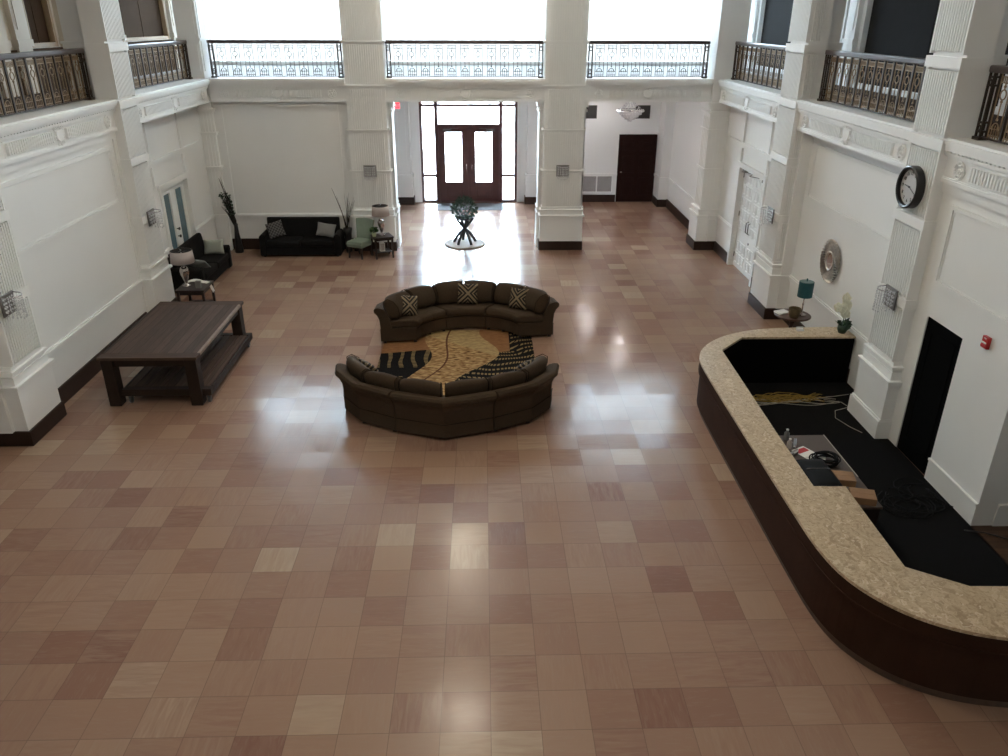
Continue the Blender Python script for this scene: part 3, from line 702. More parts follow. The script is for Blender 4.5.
# dark door to the offices
mb = MB(); x0, x1, y0, y1 = 4.64, 5.93, YF + .04, YF + .10
mb.box(x0, x1, y0, y1, .01, 2.25)
for a, b in ((x0 + .14, (x0 + x1) / 2 - .07), ((x0 + x1) / 2 + .07, x1 - .14)):
    for z0, z1 in ((.18, .82), (.95, 1.55), (1.68, 2.10)):
        strip_frame(mb, a, b, z0, z1, .05, lambda p, q, u, v: mb.box(p, q, y0 - .014, y0, u, v)); mb.box(a + .10, b - .10, y0 - .012, y0, z0 + .10, z1 - .10)
D2 = struct(mb.build('door_2', CHOC, bevel=.004))
kb = MB(); kb.lathe([(.012, 0), (.012, .04), (.03, .05), (.034, .07), (.022, .09), (.001, .092)], (x0 + .11, y0, 1.02), 12, 'y'); kb.m = Matrix.Identity(4)
for i, v in enumerate(kb.v): kb.v[i] = (v[0], 2 * y0 - v[1], v[2])
kb.build('door_knob', SILVER, D2, smooth=True)
# white panelled double door, right wall
DW = None
mb = MB(); X = 6.40
mb.box(X + .10, X + .16, 17.80, 18.675, .01, 2.49); mb.box(X + .10, X + .16, 18.685, 19.56, .01, 2.49)
for y0 in (17.80, 18.685):
    for c in range(3):
        a = y0 + .09 + c * .245
        for z0, z1 in ((.12, .38), (.43, .70), (.98, 1.20), (1.25, 1.50), (1.55, 1.80), (1.85, 2.10), (2.15, 2.38)):
            strip_frame(mb, a, a + .205, z0, z1, .028, lambda p, q, u, v: mb.box(X + .082, X + .10, p, q, u, v)); mb.box(X + .088, X + .10, a + .06, a + .145, z0 + .06, z1 - .06)
DW = struct(mb.build('door_3', TRIM))
for y in (18.60, 18.76): MB().tube([(X + .10, y, 1.02), (X + .04, y, 1.05), (X + .035, y, 1.28), (X + .10, y, 1.31)], .014).build('door_handle', STEEL, DW, smooth=True)
MB().lathe([(.03, 0), (.03, -.02), (.001, -.022)], (X + .10, 18.60, .80), 10, 'x').build('door_lock', STEEL, DW)
for z in (.3, 1.35, 2.3):
    for y in (19.55, 17.81): MB().tube([(X + .09, y, z - .06), (X + .09, y, z + .06)], .012).build('door_hinge', STEEL, DW)
for y, d in ((19.40, -1), (17.95, 1)):
    c = MB().box(X + .02, X + .10, y - .10, y + .10, 2.40, 2.46); c.bar((X + .05, y + d * .1, 2.475), (X - .16, y + d * .42, 2.48), .022, .012); c.bar((X - .16, y + d * .42, 2.48), (X + .0, y + d * .70, 2.48), .022, .012); c.build('door_closer', STEEL, DW)
# pair of doors with frosted blue glass, left wall
X = -7.28; mb = MB()
for y0, y1 in ((17.99, 18.775), (18.785, 19.57)):
    g0, g1 = y0 + .17, y1 - .17
    for q in ((y0, g0, .01, 2.25), (g1, y1, .01, 2.25), (g0, g1, .01, .45), (g0, g1, 2.10, 2.25)): mb.box(X - .13, X - .07, *q)
    strip_frame(mb, g0 - .03, g1 + .03, .42, 2.13, .03, lambda p, q, u, v: mb.box(X - .07, X - .055, p, q, u, v))
DL = struct(mb.build('door_4', TRIM))
for y0, y1 in ((17.99, 18.775), (18.785, 19.57)): MB().box(X - .11, X - .09, y0 + .17, y1 - .17, .45, 2.10).build('frosted_pane', BLUEG, DL)
for z in (1.22, 1.04): MB().lathe([(.012, 0), (.012, .04), (.036, .05), (.036, .075), (.001, .08)], (X - .07, 18.70, z), 10, 'x').build('door_knob', BLACK, DL)

# ---- balustrades
def panel_mesh():
    mb = MB()                                   # x along, centred; z from the deck
    for x in (-.105, .105): mb.box(x - .006, x + .006, -.006, .006, .04, .80)
    mb.box(-.006, .006, -.006, .006, .28, .50); mb.box(-.006, .006, -.006, .006, .62, .70)
    mb.torus((0, 0, .56), .058, .009, 14, 5); mb.sph((0, 0, .655), .017, 6, 4); mb.sph((0, 0, .48), .017, 6, 4); mb.sph((0, 0, .27), .017, 6, 4)
    for z in (.695, .765): mb.box(-.105, .105, -.006, .006, z - .006, z + .006)
    for x in (-.07, -.035, 0, .035, .07): mb.box(x - .005, x + .005, -.005, .005, .695, .765)
    mb.tube([(.072 * cos(a), 0, .155 + .075 * sin(a)) for a in [pi * k / 8 for k in range(9)]], .007, 5); mb.box(-.105, .105, -.006, .006, .064, .076); mb.box(-.105, .105, -.006, .006, .150, .160)
    for x in (-.05, 0, .05): mb.box(x - .005, x + .005, -.005, .005, .04, .20)
    return mb.mesh('panel')
PANEL = panel_mesh(); PANEL.materials.append(BRONZE)
PANEL_BACKLIT = PANEL.copy(); PANEL_BACKLIT.materials.clear(); PANEL_BACKLIT.materials.append(DBRONZE)  # back panels coloured darker to paint their silhouette against the bright windows
POST = MB().box(-.016, .016, -.016, .016, .03, .83).mesh('post'); POST.materials.append(DBRONZE)
def newel_mesh():
    mb = MB()
    for x in (-.045, .045): mb.box(x - .012, x + .012, -.05, -.026, 0, .83); mb.box(x - .012, x + .012, .026, .05, 0, .83)
    mb.box(-.07, .07, -.07, .07, 0, .04)
    for z in (.09, .20, .64, .74): mb.box(-.055, .055, -.052, .052, z, z + .022)
    mb.torus((0, -.05, .69), .035, .010, 10, 5); mb.torus((0, -.05, .145), .035, .010, 10, 5)
    return mb.mesh('newel_post')
NEWEL = newel_mesh(); NEWEL.materials.append(DBRONZE)
def balustrade(L, o, rz, n, label, pm=None):
    t = thing('balustrade', label, 'balustrade', (o[0], o[1], LZ), rz, 'balcony balustrades')
    MB().box(0, L, -.065, .065, .80, .885).build('handrail', RAIL, t, bevel=.02)
    MB().box(.0, L, -.02, .02, .02, .04).build('bottom_rail', DBRONZE, t)
    pit = (L - .30) / n
    def add(nm, me, x):
        c = bpy.data.objects.new(nm, me); COL.objects.link(c); c.parent = t; c.location = (x, 0, 0)
    add('newel_post', NEWEL, .07); add('newel_post', NEWEL, L - .07)
    for k in range(n):
        add('panel', pm or PANEL, .15 + pit * (k + .5))
        if k and pm is None: add('post', POST, .15 + pit * k)
    return t
YR = 21.42
balustrade(3.34, (-6.86, YR), 0, 9, 'bronze balustrade darkened as backlit on the back balcony, left of the entrance columns', PANEL_BACKLIT)
balustrade(4.0, (-2.43, YR), 0, 11, 'bronze balustrade darkened as backlit on the back balcony directly above the entrance doors', PANEL_BACKLIT)
balustrade(3.1, (2.70, YR), 0, 9, 'bronze balustrade darkened as backlit on the back balcony above the lobby chandelier', PANEL_BACKLIT)
balustrade(4.25, (-7.27, 11.30), pi / 2, 13, 'bronze balustrade on the left balcony, above the large wooden table')
balustrade(4.55, (-7.27, 16.42), pi / 2, 13, 'bronze balustrade on the left balcony, above the blue glass doors')
balustrade(4.25, (6.36, 15.35), -pi / 2, 13, 'bronze balustrade on the right balcony, above the round sunburst mirror')
balustrade(4.35, (6.36, 20.93), -pi / 2, 12, 'bronze balustrade on the right balcony, above the white double doors')
balustrade(4.6, (6.36, 10.25), -pi / 2, 13, 'bronze balustrade on the right balcony, above the black doorway and red alarm')

# ------------------------------------------------------------------ the two curved sectional sofas and the rug
STN = [((0, .60), (0, 1.27)), ((.40, .53), (.75, 1.02)), ((.70, .38), (1.34, .70)), ((.92, .17), (1.66, .26)), ((1.0, 0), (1.70, 0))]
def station(t):
    s = -1 if t < 0 else 1; a = min(abs(t), 3.9999); i = int(a); f = a - i
    I = [STN[i][0][k] * (1 - f) + STN[i + 1][0][k] * f for k in (0, 1)]; O = [STN[i][1][k] * (1 - f) + STN[i + 1][1][k] * f for k in (0, 1)]
    return Vector((s * I[0], I[1], 0)), Vector((s * O[0], O[1], 0))
def loft(ts, prof, shrink=None):
    """prof points (fraction of the depth, height, outward metres)"""
    mb = MB(); vs = []; n = len(prof)
    for j, t in enumerate(ts):
        I, O = station(t); d = (O - I).normalized()
        k = shrink[j] if shrink else 1
        cs = sum(p[0] for p in prof) / n; cz = sum(p[1] for p in prof) / n
        for s, z, o in prof:
            s2, z2 = cs + (s - cs) * k, cz + (z - cz) * k
            p = I + (O - I) * s2 + d * o; vs.append((p.x, p.y, z2))
    fs = []
    for j in range(len(ts) - 1):
        for k in range(n): fs.append((j * n + k, j * n + (k + 1) % n, (j + 1) * n + (k + 1) % n, (j + 1) * n + k))
    fs += [tuple(range(n))[::-1], tuple((len(ts) - 1) * n + k for k in range(n))]
    return mb.add(vs, fs)
def lin(a, b, n, keys=()):
    r = sorted(set([a + (b - a) * i / n for i in range(n + 1)] + [k for k in keys if a < k < b])); return r
BACKP = [(0, .03, 0), (0, .30, 0), (.70, .30, 0), (.74, .46, 0), (.82, .62, 0), (.92, .695, 0), (1, .72, .03), (1, .715, .09), (1, .675, .12), (1, .62, .11), (1, .57, .06), (1, .48, .02), (1, .27, 0), (1, .25, .012), (1, .03, .012)]
SEATP = [(-.03, .305, 0), (-.045, .36, 0), (-.02, .425, 0), (.08, .455, 0), (.6, .45, 0), (.74, .44, 0), (.74, .31, 0)]
CUSHP = [(.50, .47, 0), (.46, .58, 0), (.50, .72, 0), (.62, .84, 0), (.78, .895, 0), (.90, .85, 0), (.90, .74, 0), (.80, .56, 0), (.70, .47, 0)]
def sectional(label, loc, rz):
    t = thing('sectional_sofa', label, 'sofa', loc, rz)
    for a, b in ((-3.999, -1.014), (-.986, .986), (1.014, 3.999)):
        o = loft(lin(a, b, 6, (-3, -2, 0, 2, 3)), BACKP).build('base_section', SOFA, t, bevel=.006)
        # welt along the bottom of the roll and above the skirt
        for s, z, off in ((1, .26, .018), (0, .285, -.008)):
            w = MB(); pts = []
            for q in lin(a + .004, b - .004, 6, (-3, -2, 0, 2, 3)):
                I, O = station(q); d = (O - I).normalized(); p = I + (O - I) * s + d * off; pts.append((p.x, p.y, z))
            w.tube(pts, .006, 5); w.build('welt', PIPE, o)
        c = loft(lin(a + .03, b - .03, 8, (-3, -2, 0, 2, 3)), SEATP).build('seat_cushion', SOFA, t, bevel=.022, smooth=False)
    for a, b in ((-3.95, -2.04), (-2.0, -1.03), (-.97, -.03), (.03, .97), (1.03, 2.0), (2.04, 3.95)):
        ts = [a, a + (b - a) * .04, a + (b - a) * .3, (a + b) / 2, a + (b - a) * .7, b - (b - a) * .04, b]
        c = loft(ts, CUSHP, [.80, .97, 1.06, 1.09, 1.06, .97, .80]).build('back_cushion', SOFA, t, smooth=True, sub=2)
        for e in (a + (b - a) * .02, b - (b - a) * .02):
            w = MB(); pts = []
            for s, z, off in CUSHP:
                I, O = station(e); p = I + (O - I) * (.70 + (s - .70) * .95); pts.append((p.x, p.y, .68 + (z - .68) * .95))
            w.tube(pts, .006, 5, closed=True); w.build('welt', PIPE, c)
    for sx in (-1, 1):
        for q in (3.85, 2.0, 1.1):
            I, O = station(sx * q); 
            for f in (.08, .92):
                p = I + (O - I) * f; MB().box(p.x - .03, p.x + .03, p.y - .03, p.y + .03, -.01, .035).build('foot', ESPR, t)
    return t
SB = sectional('curved olive brown sectional with zigzag pillows, facing the viewer', (-.32, 14.42, .022), rd(5))
SF = sectional('curved olive brown sectional seen from behind, nearest the viewer', (-.60, 11.62, .022), pi + rd(-1))
r = MB(); r.box(-1.46, 1.46, -1.75, 1.75, 0, .012)
o = r.build('rug', RUG, loc=(-.51, 13.22, .001)); tag(o, 'rectangular black, gold and rust patterned rug between the two curved sofas', 'rug')

def pillow(label, m, loc, size, rx, ry, rz, group=None, t=.14):
    o = lump(size[0], size[1], t).build('throw_pillow', m, smooth=True); o.location = loc; o.rotation_euler = (rx, ry, rz); return tag(o, label, 'pillow', group)
ZG = 'zigzag throw pillows'
pillow('zigzag throw pillow lying at the left end of the viewer-facing curved sofa', CHEV, (-1.50, 14.66, .66), (.42, .42), rd(-30), rd(14), rd(28), ZG)
pillow('zigzag throw pillow at the middle of the viewer-facing curved sofa', CHEV, (-.33, 15.28, .69), (.42, .42), rd(-24), rd(4), rd(4), ZG)
pillow('zigzag throw pillow toward the right end of the viewer-facing curved sofa', CHEV, (.70, 14.98, .68), (.42, .42), rd(-24), rd(-4), rd(-32), ZG)
pillow('zigzag throw pillow in the left end of the curved sofa seen from behind', CHEV, (-1.83, 11.44, .70), (.42, .40), rd(30), rd(10), rd(-38), ZG)
pillow('zigzag throw pillow in the right end of the curved sofa seen from behind', CHEV, (.62, 11.44, .68), (.42, .40), rd(30), rd(-10), rd(38), ZG)

# ------------------------------------------------------------------ big timber table on the left
t = thing('timber_table', 'large dark plank table with a slatted lower shelf on casters, by left wall', 'table', (-5.41, 12.98, 0))
W2, L2, TH = .79, 1.375, .88
MB().box(-W2 + .05, W2 - .05, -L2 + .20, L2 - .20, TH - .05, TH).build('tabletop', TABLEW, t, bevel=.004)
MB().box(-W2, W2, -L2, -L2 + .198, TH - .052, TH).build('breadboard_end', TABLEX, t, bevel=.006)
MB().box(-W2, W2, L2 - .198, L2, TH - .052, TH).build('breadboard_end', TABLEX, t, bevel=.006)
for s in (-1, 1): MB().box(s * W2, s * (W2 - .048), -L2 + .2, L2 - .2, TH - .052, TH + .001).build('edge_board', WORN if s > 0 else LEGW, t, bevel=.006)
for sx in (-1, 1):
    MB().box(sx * (W2 - .06), sx * (W2 - .10), -L2 + .24, L2 - .24, TH - .18, TH - .052).build('apron', LEGW, t, bevel=.005)
    for sy in (-1, 1): MB().box(sx * (W2 - .03), sx * (W2 - .22), sy * (L2 - .03), sy * (L2 - .23), 0, TH - .053).build('leg', LEGW, t, bevel=.01)
for sy in (-1, 1): MB().box(-W2 + .23, W2 - .23, sy * (L2 - .06), sy * (L2 - .10), TH - .18, TH - .052).build('apron', LEGW, t, bevel=.005)
sh = MB()
for k in range(9): x = -.52 + k * 1.38 / 9; sh.box(x, x + 1.38 / 9 - .018, -L2 + .24, L2 - .24, .235, .265)
shelf = sh.build('lower_shelf', TABLEW, t, bevel=.004)
fr_ = MB(); fr_.box(-.55, .90, -L2 + .10, -L2 + .235, .15, .268); fr_.box(-.55, .90, L2 - .235, L2 - .10, .15, .268); fr_.box(.865, .90, -L2 + .235, L2 - .235, .15, .272); fr_.box(-.55, -.525, -L2 + .235, L2 - .235, .15, .272)
fr_.build('shelf_frame', LEGW, shelf, bevel=.006)
for x in (-.46, .83):
    for y in (-L2 + .18, L2 - .18):
        c = MB(); c.lathe([(.001, -.02), (.05, -.018), (.052, 0), (.05, .018), (.001, .02)], (x, y, .052), 14, 'x'); c.box(x - .03, x - .022, y - .02, y + .02, .05, .15); c.box(x + .022, x + .03, y - .02, y + .02, .05, .15); c.box(x - .03, x + .03, y - .03, y + .03, .135, .15)
        c.build('caster', STEEL, t)

# ------------------------------------------------------------------ black sofas, chair, side tables at the back left
def sofa(label, L, loc, rz, D=.78):
    """local: x along, -y front, back at y = D"""
    t = thing('black_sofa', label, 'sofa', loc, rz, 'black sofas')
    h = L / 2
    MB().box(-h + .17, h - .17, .03, D, .05, .27).build('base', BLKSOFA, t, bevel=.02)
    for s in (-1, 1):
        a = MB(); a.prism([(0, .03), (0, .55), (.05, .60), (.13, .60), (.17, .56), (.17, .03)], 0, D - .05)
        a.v = [(s * (h - p[0]), p[2], p[1]) for p in a.v]; a.build('arm', BLKSOFA, t, bevel=.03)
    n = 2; w = (L - .36) / n
    for k in range(n):
        x = -h + .18 + k * w; c = MB().box(x + .005, x + w - .005, -.01, D - .22, .275, .44); c.build('seat_cushion', BLKSOFA, t, bevel=.045)
    b = MB(); b.prism([(.52, .30), (.55, .44), (.62, .90), (.66, .925), (.74, .91), (.76, .86), (.74, .30)], -h + .10, h - .10)
    b.v = [(p[2], p[0] + D - .76, p[1]) for p in b.v]; b.build('backrest', BLKSOFA, t, bevel=.02)
    for sx in (-1, 1):
        for y in (.08, D - .1): MB().box(sx * (h - .10) - .03, sx * (h - .10) + .03, y - .03, y + .03, 0, .06).build('foot', ESPR, t)
    return t
sofa('black sofa against the back wall, between the two twig vases', 2.14, (-4.88, 20.46, 0), 0)
sofa('black sofa along the left wall, below the blue glass doors', 2.20, (-6.44, 18.50, 0), pi / 2)
pillow('dark lattice-patterned pillow on the left end of the back wall sofa', LATT, (-5.56, 20.78, .67), (.44, .42), rd(-22), rd(-14), rd(14))
pillow('plain grey pillow on the right end of the back wall sofa', GREYP, (-4.22, 20.80, .65), (.50, .36), rd(-24), rd(8), rd(-6))
pillow('pale oblong pillow against the far arm of the left wall sofa', PALEP, (-6.72, 19.22, .63), (.48, .36), rd(-20), rd(2), rd(12), t=.13)
pillow('slate grey pillow against the near arm of the left wall sofa', SLATEP, (-6.62, 17.72, .64), (.48, .34), rd(52), rd(3), rd(-6), t=.13)

# sage chair
t = thing('accent_chair', 'sage green armless chair beside the corner end table', 'chair', (-3.30, 20.48, 0), rd(-26))
s = MB(); s.taper(0, 0, .30, .40, .235, .25, .25, .265); s.taper(0, 0, .40, .46, .25, .265, .225, .24); s.build('seat', SAGE, t, bevel=.02)
b = MB(); vs = []; N = 8
for j in range(7):
    f = j / 6; z = .40 + f * .58; hw = .20 + .075 * f; y = .22 + .11 * f
    for i in range(N + 1):
        u = i / N * 2 - 1; vs.append((u * hw, y - .05 * u * u * (1 - .2 * f) + .0, z - .025 * u * u * f))
M_ = len(vs); fs = []
for j in range(6):
    for i in range(N): a = j * (N + 1) + i; fs.append((a, a + 1, a + N + 2, a + N + 1))
b.add(vs, fs); bo = b.build('backrest', SAGE, t, smooth=True); md = bo.modifiers.new('Solidify', 'SOLIDIFY'); md.thickness = .075; md.offset = 1; bv = bo.modifiers.new('Bevel', 'BEVEL'); bv.width = .02; bv.segments = 2; bv.limit_method = 'ANGLE'
for sx in (-1, 1):
    MB().taper(sx * .20, -.215, 0, .31, .016, .016, .026, .026).build('leg', ESPR, t); MB().taper(sx * .19, .24, 0, .31, .016, .016, .026, .026, 0, -.03).build('leg', ESPR, t)

# corner end table
t = thing('end_table', 'dark end table holding a lamp, beside the sage green chair', 'table', (-2.70, 20.48, 0), rd(22))
MB().box(-.27, .27, -.25, .25, .545, .575).build('tabletop', ESPR, t, bevel=.006)
MB().box(-.22, .22, -.20, .20, .15, .17).build('shelf', ESPR, t)
MB().box(-.235, .235, -.215, .215, .485, .544).build('apron', ESPR, t)
for sx in (-1, 1):
    for sy in (-1, 1): MB().taper(sx * .225, sy * .205, 0, .545, .020, .020, .026, .026).build('leg', ESPR, t)

def urn_lamp(label, loc, k=1.0):
    t = thing('table_lamp', label, 'lamp', loc, 0, 'silver urn table lamps')
    MB().lathe([(.001, 0), (.09, 0), (.092, .015), (.06, .03), (.035, .05), (.03, .08), (.055, .16), (.088, .27), (.095, .34), (.075, .40), (.045, .43), (.03, .44), (.001, .44)], seg=24).build('base', SILVER, t, smooth=True)
    MB().tube([(0, 0, .43), (0, 0, .76)], .008).build('stem', CHROME, t, smooth=True)
    sh = MB(); n = 28; r0, r1, z0, z1 = .235 * k, .215 * k, .52, .775
    for rr, nm, m in ((0, 'shade', SHADEW), (-.006, 'shade_lining', SHADEB)):
        q = MB(); vs = []
        for z, r_ in ((z0, r0 + rr), (z1, r1 + rr)): vs += [(r_ * cos(2 * pi * i / n), r_ * sin(2 * pi * i / n), z) for i in range(n)]
        q.add(vs, [(i, (i + 1) % n, n + (i + 1) % n, n + i) for i in range(n)]); o = q.build(nm, m, t, smooth=True)
        md = o.modifiers.new('Solidify', 'SOLIDIFY'); md.thickness = .004; md.offset = -1
    sp = MB()
    for i in range(3): a = i * 2 * pi / 3; sp.bar((0, 0, .755), ((r1 - .01) * cos(a), (r1 - .01) * sin(a), .765), .006)
    sp.lathe([(.001, .755), (.012, .757), (.014, .78), (.001, .80)]); sp.build('spider', CHROME, t)
    return t
urn_lamp('silver urn lamp with grey drum shade on the end table by the columns', (-2.70, 20.54, .575))
# small potted plant
def tuft(mb, c, n, r, h, leaf=.05, seed=1):
    R = random.Random(seed)
    for i in range(n):
        a = R.uniform(0, 2 * pi); rr = r * math.sqrt(R.random()); p = Vector((c[0] + rr * cos(a), c[1] + rr * sin(a), c[2] + R.uniform(0, h)))
        d = Vector((cos(a), sin(a), R.uniform(-.2, .9))).normalized(); e = d.cross(Vector((R.uniform(-1, 1), R.uniform(-1, 1), R.uniform(-1, 1)))).normalized() * leaf * .42
        L = leaf * R.uniform(.7, 1.4); mb.add([p, p + d * L * .5 + e, p + d * L, p + d * L * .5 - e], [(0, 1, 2), (0, 2, 3)])
t = thing('potted_plant', 'small leafy plant in a pale green pot on the corner end table', 'plant', (-2.88, 20.36, .575))
MB().lathe([(.001, 0), (.045, 0), (.062, .06), (.058, .13), (.050, .13), (.050, .12), (.001, .12)], seg=18).build('pot', mat('pale_green_glaze', (.45, .52, .33), .35), t, smooth=True)
q = MB(); tuft(q, (0, 0, .13), 110, .06, .10, .07, 3); q.build('foliage', LEAF2, t)
# white lantern under the end table
t = thing('white_lantern', 'small white lantern on the lower shelf of the corner end table', 'lantern', (-2.70, 20.44, .171), rd(22))
for sx in (-1, 1):
    for sy in (-1, 1): MB().box(sx * .06, sx * .045, sy * .06, sy * .045, .015, .21).build('post', PAPER, t)
MB().box(-.065, .065, -.065, .065, 0, .015).build('base', PAPER, t); MB().taper(0, 0, .21, .26, .07, .07, .025, .025).build('roof', PAPER, t); MB().box(-.04, .04, -.04, .04, .015, .2).build('candle_glass', SHADEW, t)

# twig vases
def twigs(mb, n, z0, zmin, zmax, spread, seed, r0=.02):
    R = random.Random(seed)
    for i in range(n):
        a = R.uniform(0, 2 * pi); sp = spread * R.uniform(.1, 1); L = R.uniform(zmin, zmax)
        x0, y0 = R.uniform(-r0, r0), R.uniform(-r0, r0); b = R.uniform(-.06, .06)
        pts = [(x0 + sp * cos(a) * f ** 1.6 + b * sin(f * 5) * .3, y0 + min(.10, sp * sin(a) * f ** 1.6), z0 + (L - z0) * f) for f in [k / 6 for k in range(7)]]
        mb.tube(pts, [.007 * (1 - .75 * k / 6) for k in range(7)], 4)
t = thing('twig_vase', 'tall slim black floor vase of bare twigs, standing in the left back corner', 'vase', (-6.66, 20.98, 0))
MB().lathe([(.001, 0), (.115, 0), (.12, .02), (.095, .25), (.06, .55), (.050, .72), (.058, .78), (.052, .78), (.044, .72), (.001, .70)], seg=18).build('vase', BLACK, t, smooth=True)
q = MB(); R = random.Random(5)
for i in range(60):
    a = R.uniform(0, 2 * pi); k_ = R.uniform(.2, 1); top = R.uniform(1.2, 1.62) if i < 54 else R.uniform(1.75, 2.05)
    x1 = -.20 + .13 * k_ * cos(a) - (.06 if i >= 54 else 0); y1 = min(.06, .12 * k_ * sin(a)); r0 = .02
    pts = [(r0 * cos(a), r0 * sin(a), .68)] + [(r0 * cos(a) * (1 - f) + x1 * f ** 1.3 + .02 * sin(6 * f + a), r0 * sin(a) * (1 - f) + y1 * f, .68 + (top - .68) * f) for f in (.25, .5, .75, 1)]
    q.tube(pts, [.009, .009, .008, .006, .002], 4)
q.build('twigs', TWIG, t); q = MB()
for k in range(7): tuft(q, (-.05 - .022 * k, -.01, 1.0 + .085 * k), 26, .035 + .013 * k, .08, .06, 9 + k)
q.build('dried_leaves', LEAF, t)
t = thing('twig_vase', 'black floor pot of spreading bare twigs between back sofa and sage chair', 'vase', (-3.67, 20.96, 0))
MB().lathe([(.001, 0), (.075, 0), (.085, .05), (.105, .52), (.125, .66), (.115, .66), (.095, .52), (.001, .50)], seg=18).build('vase', BLACK, t, smooth=True)
q = MB(); twigs(q, 16, .50, 1.15, 1.75, .30, 12, .04); q.build('twigs', TWIG, t); q = MB()
for x1, z1 in ((-.34, 1.72), (-.24, 1.45), (.05, 1.5)): q.tube([(0, 0, .5), (x1 * .35, 0, .5 + (z1 - .5) * .5), (x1, .04, z1)], [.016, .012, .004], 5)
q.build('stalks', TWIG, t)

# left side table
t = thing('side_table', 'dark square side table behind the timber table, under a silver lamp', 'table', (-6.20, 16.20, 0))
MB().box(-.30, .30, -.35, .35, .565, .60).build('tabletop', ESPR, t, bevel=.006)
MB().box(-.25, .25, -.30, .30, .48, .564).build('apron', ESPR, t); MB().box(-.25, .25, -.30, .30, .15, .175).build('shelf', ESPR, t)
for sx in (-1, 1):
    for sy in (-1, 1): MB().box(sx * .285, sx * .235, sy * .33, sy * .28, 0, .565).build('leg', ESPR, t, bevel=.004)
urn_lamp('silver urn lamp with grey drum shade beside the left wall pilaster', (-6.36, 16.18, .60), 1.04)
q = MB(); q.box(-.055, .055, -.04, .04, 0, .015)
for x in (-.05, .05, 0): q.box(x - .005, x + .005, -.04, .04, .015, .15)
q.box(-.05, .05, -.04, -.033, .015, .15); q.box(-.05, .05, .033, .04, .015, .15)
o = q.build('remote_caddy', BRICKC, bevel=.003, loc=(-6.06, 16.04, .60)); tag(o, 'small grey two-cell caddy standing on the left side table', 'caddy')
q = MB(); vs = []
for i in range(9):
    f = i / 8; x = -.30 + .56 * f; z = .012 + .05 * sin(pi * min(1, f * 1.5)) - (.22 * max(0, f - .86) / .14 if f > .86 else 0)
    vs += [(x, -.07 + .05 * f, z), (x, .09, z + .01)]
q.add(vs, [(2 * i, 2 * i + 2, 2 * i + 3, 2 * i + 1) for i in range(8)]); o = q.build('paper_sheet', PAPER, smooth=True, loc=(-6.14, 16.36, .60)); md = o.modifiers.new('Solidify', 'SOLIDIFY'); md.thickness = .006
tag(o, 'curled white paper lying over the edge of the left side table', 'paper')

# ------------------------------------------------------------------ plant on driftwood stand in front of the entrance
DX, DY = -.52, 21.72
o = MB().lathe([(.001, 0), (.565, 0), (.575, .012), (.575, .03), (.565, .042), (.001, .042)], seg=48).build('round_plinth', WHITEM, loc=(DX, DY, 0)); tag(o, 'low round white disc on the floor in front of the entrance doors', 'plinth')
t = thing('driftwood_plant_stand', 'black crossed-branch stand carrying a leafy ball on the white disc', 'plant stand', (DX, DY, .042))
for k, a in enumerate((.45, 1.75, 2.8, 4.1, 5.3)):
    c, s_ = cos(a), sin(a)
    pts = [(.33 * c, .33 * s_, 0.0), (.29 * c, .29 * s_, .08), (.17 * c, .17 * s_, .25), (.03 * c, .03 * s_, .39), (-.10 * c, -.10 * s_, .52), (-.20 * c, -.20 * s_, .64), (-.25 * c, -.25 * s_, .72)]
    MB().tube(pts, [.038, .040, .040, .040, .036, .032, .022], 8).build('branch', BRANCH, t, smooth=True)
MB().lathe([(.001, .66), (.16, .66), (.23, .70), (.245, .725), (.235, .725), (.15, .685), (.001, .68)], seg=24).build('bowl', BRANCH, t, smooth=True)
q = MB(); R = random.Random(4)
for i in range(760):
    z = R.uniform(-1, 1); a = R.uniform(0, 2 * pi); rr = .30 * R.uniform(.55, 1.08); h = math.sqrt(1 - z * z)
    p = Vector((1.08 * rr * h * cos(a), 1.08 * rr * h * sin(a), .96 + .28 * z * R.uniform(.7, 1.1)))
    if p.z < .735: continue
    d = (Vector((h * cos(a), h * sin(a), z)) + Vector((R.uniform(-.8, .8), R.uniform(-.8, .8), R.uniform(-.5, .8)))).normalized(); e = d.cross(Vector((R.uniform(-1, 1), R.uniform(-1, 1), R.uniform(-1, 1)))).normalized() * .026; L = R.uniform(.06, .11)
    q.add([p, p + d * L * .5 + e, p + d * L, p + d * L * .5 - e], [(0, 1, 2), (0, 2, 3)])
for k in range(14):
    a = 2 * pi * k / 14 + R.uniform(-.2, .2); q.tube([(0, 0, .68), (.12 * cos(a), .12 * sin(a), .85), (.24 * cos(a), .24 * sin(a), .95 + .2 * R.random())], .007, 4)
q.build('foliage', LEAF, t)
o = MB().box(-1.12, 1.12, -.55, .55, 0, .012).build('entrance_mat', MATG, loc=(-.43, 26.55, .001)); tag(o, 'wide grey mat on the floor before the entrance doors', 'doormat')

# ------------------------------------------------------------------ reception counter
ZC = .89
OUT = [(6.37, 12.73), (5.66, 12.73), (4.95, 12.68), (4.50, 12.56), (4.12, 12.36), (3.80, 12.08), (3.57, 11.76), (3.44, 11.42), (3.40, 11.0), (3.395, 9.0), (3.395, 6.95), (3.41, 6.45), (3.48, 6.05), (3.64, 5.73), (3.88, 5.46), (4.21, 5.26), (4.60, 5.14), (5.10, 5.09), (5.9, 5.07)]
INN = [(6.37, 12.27), (4.40, 12.27), (3.90, 11.72), (3.83, 8.8), (3.82, 7.62), (4.19, 7.61), (4.17, 6.8), (4.16, 6.14), (4.64, 5.84), (5.0, 5.83), (5.9, 5.83)]
def offset(path, d):
    out = []
    for i, p in enumerate(path):
        a = Vector(path[max(0, i - 1)]); b = Vector(path[min(len(path) - 1, i + 1)]); t_ = (b - a).normalized(); n = Vector((-t_.y, t_.x)); out.append((p[0] + n.x * d, p[1] + n.y * d))
    return out
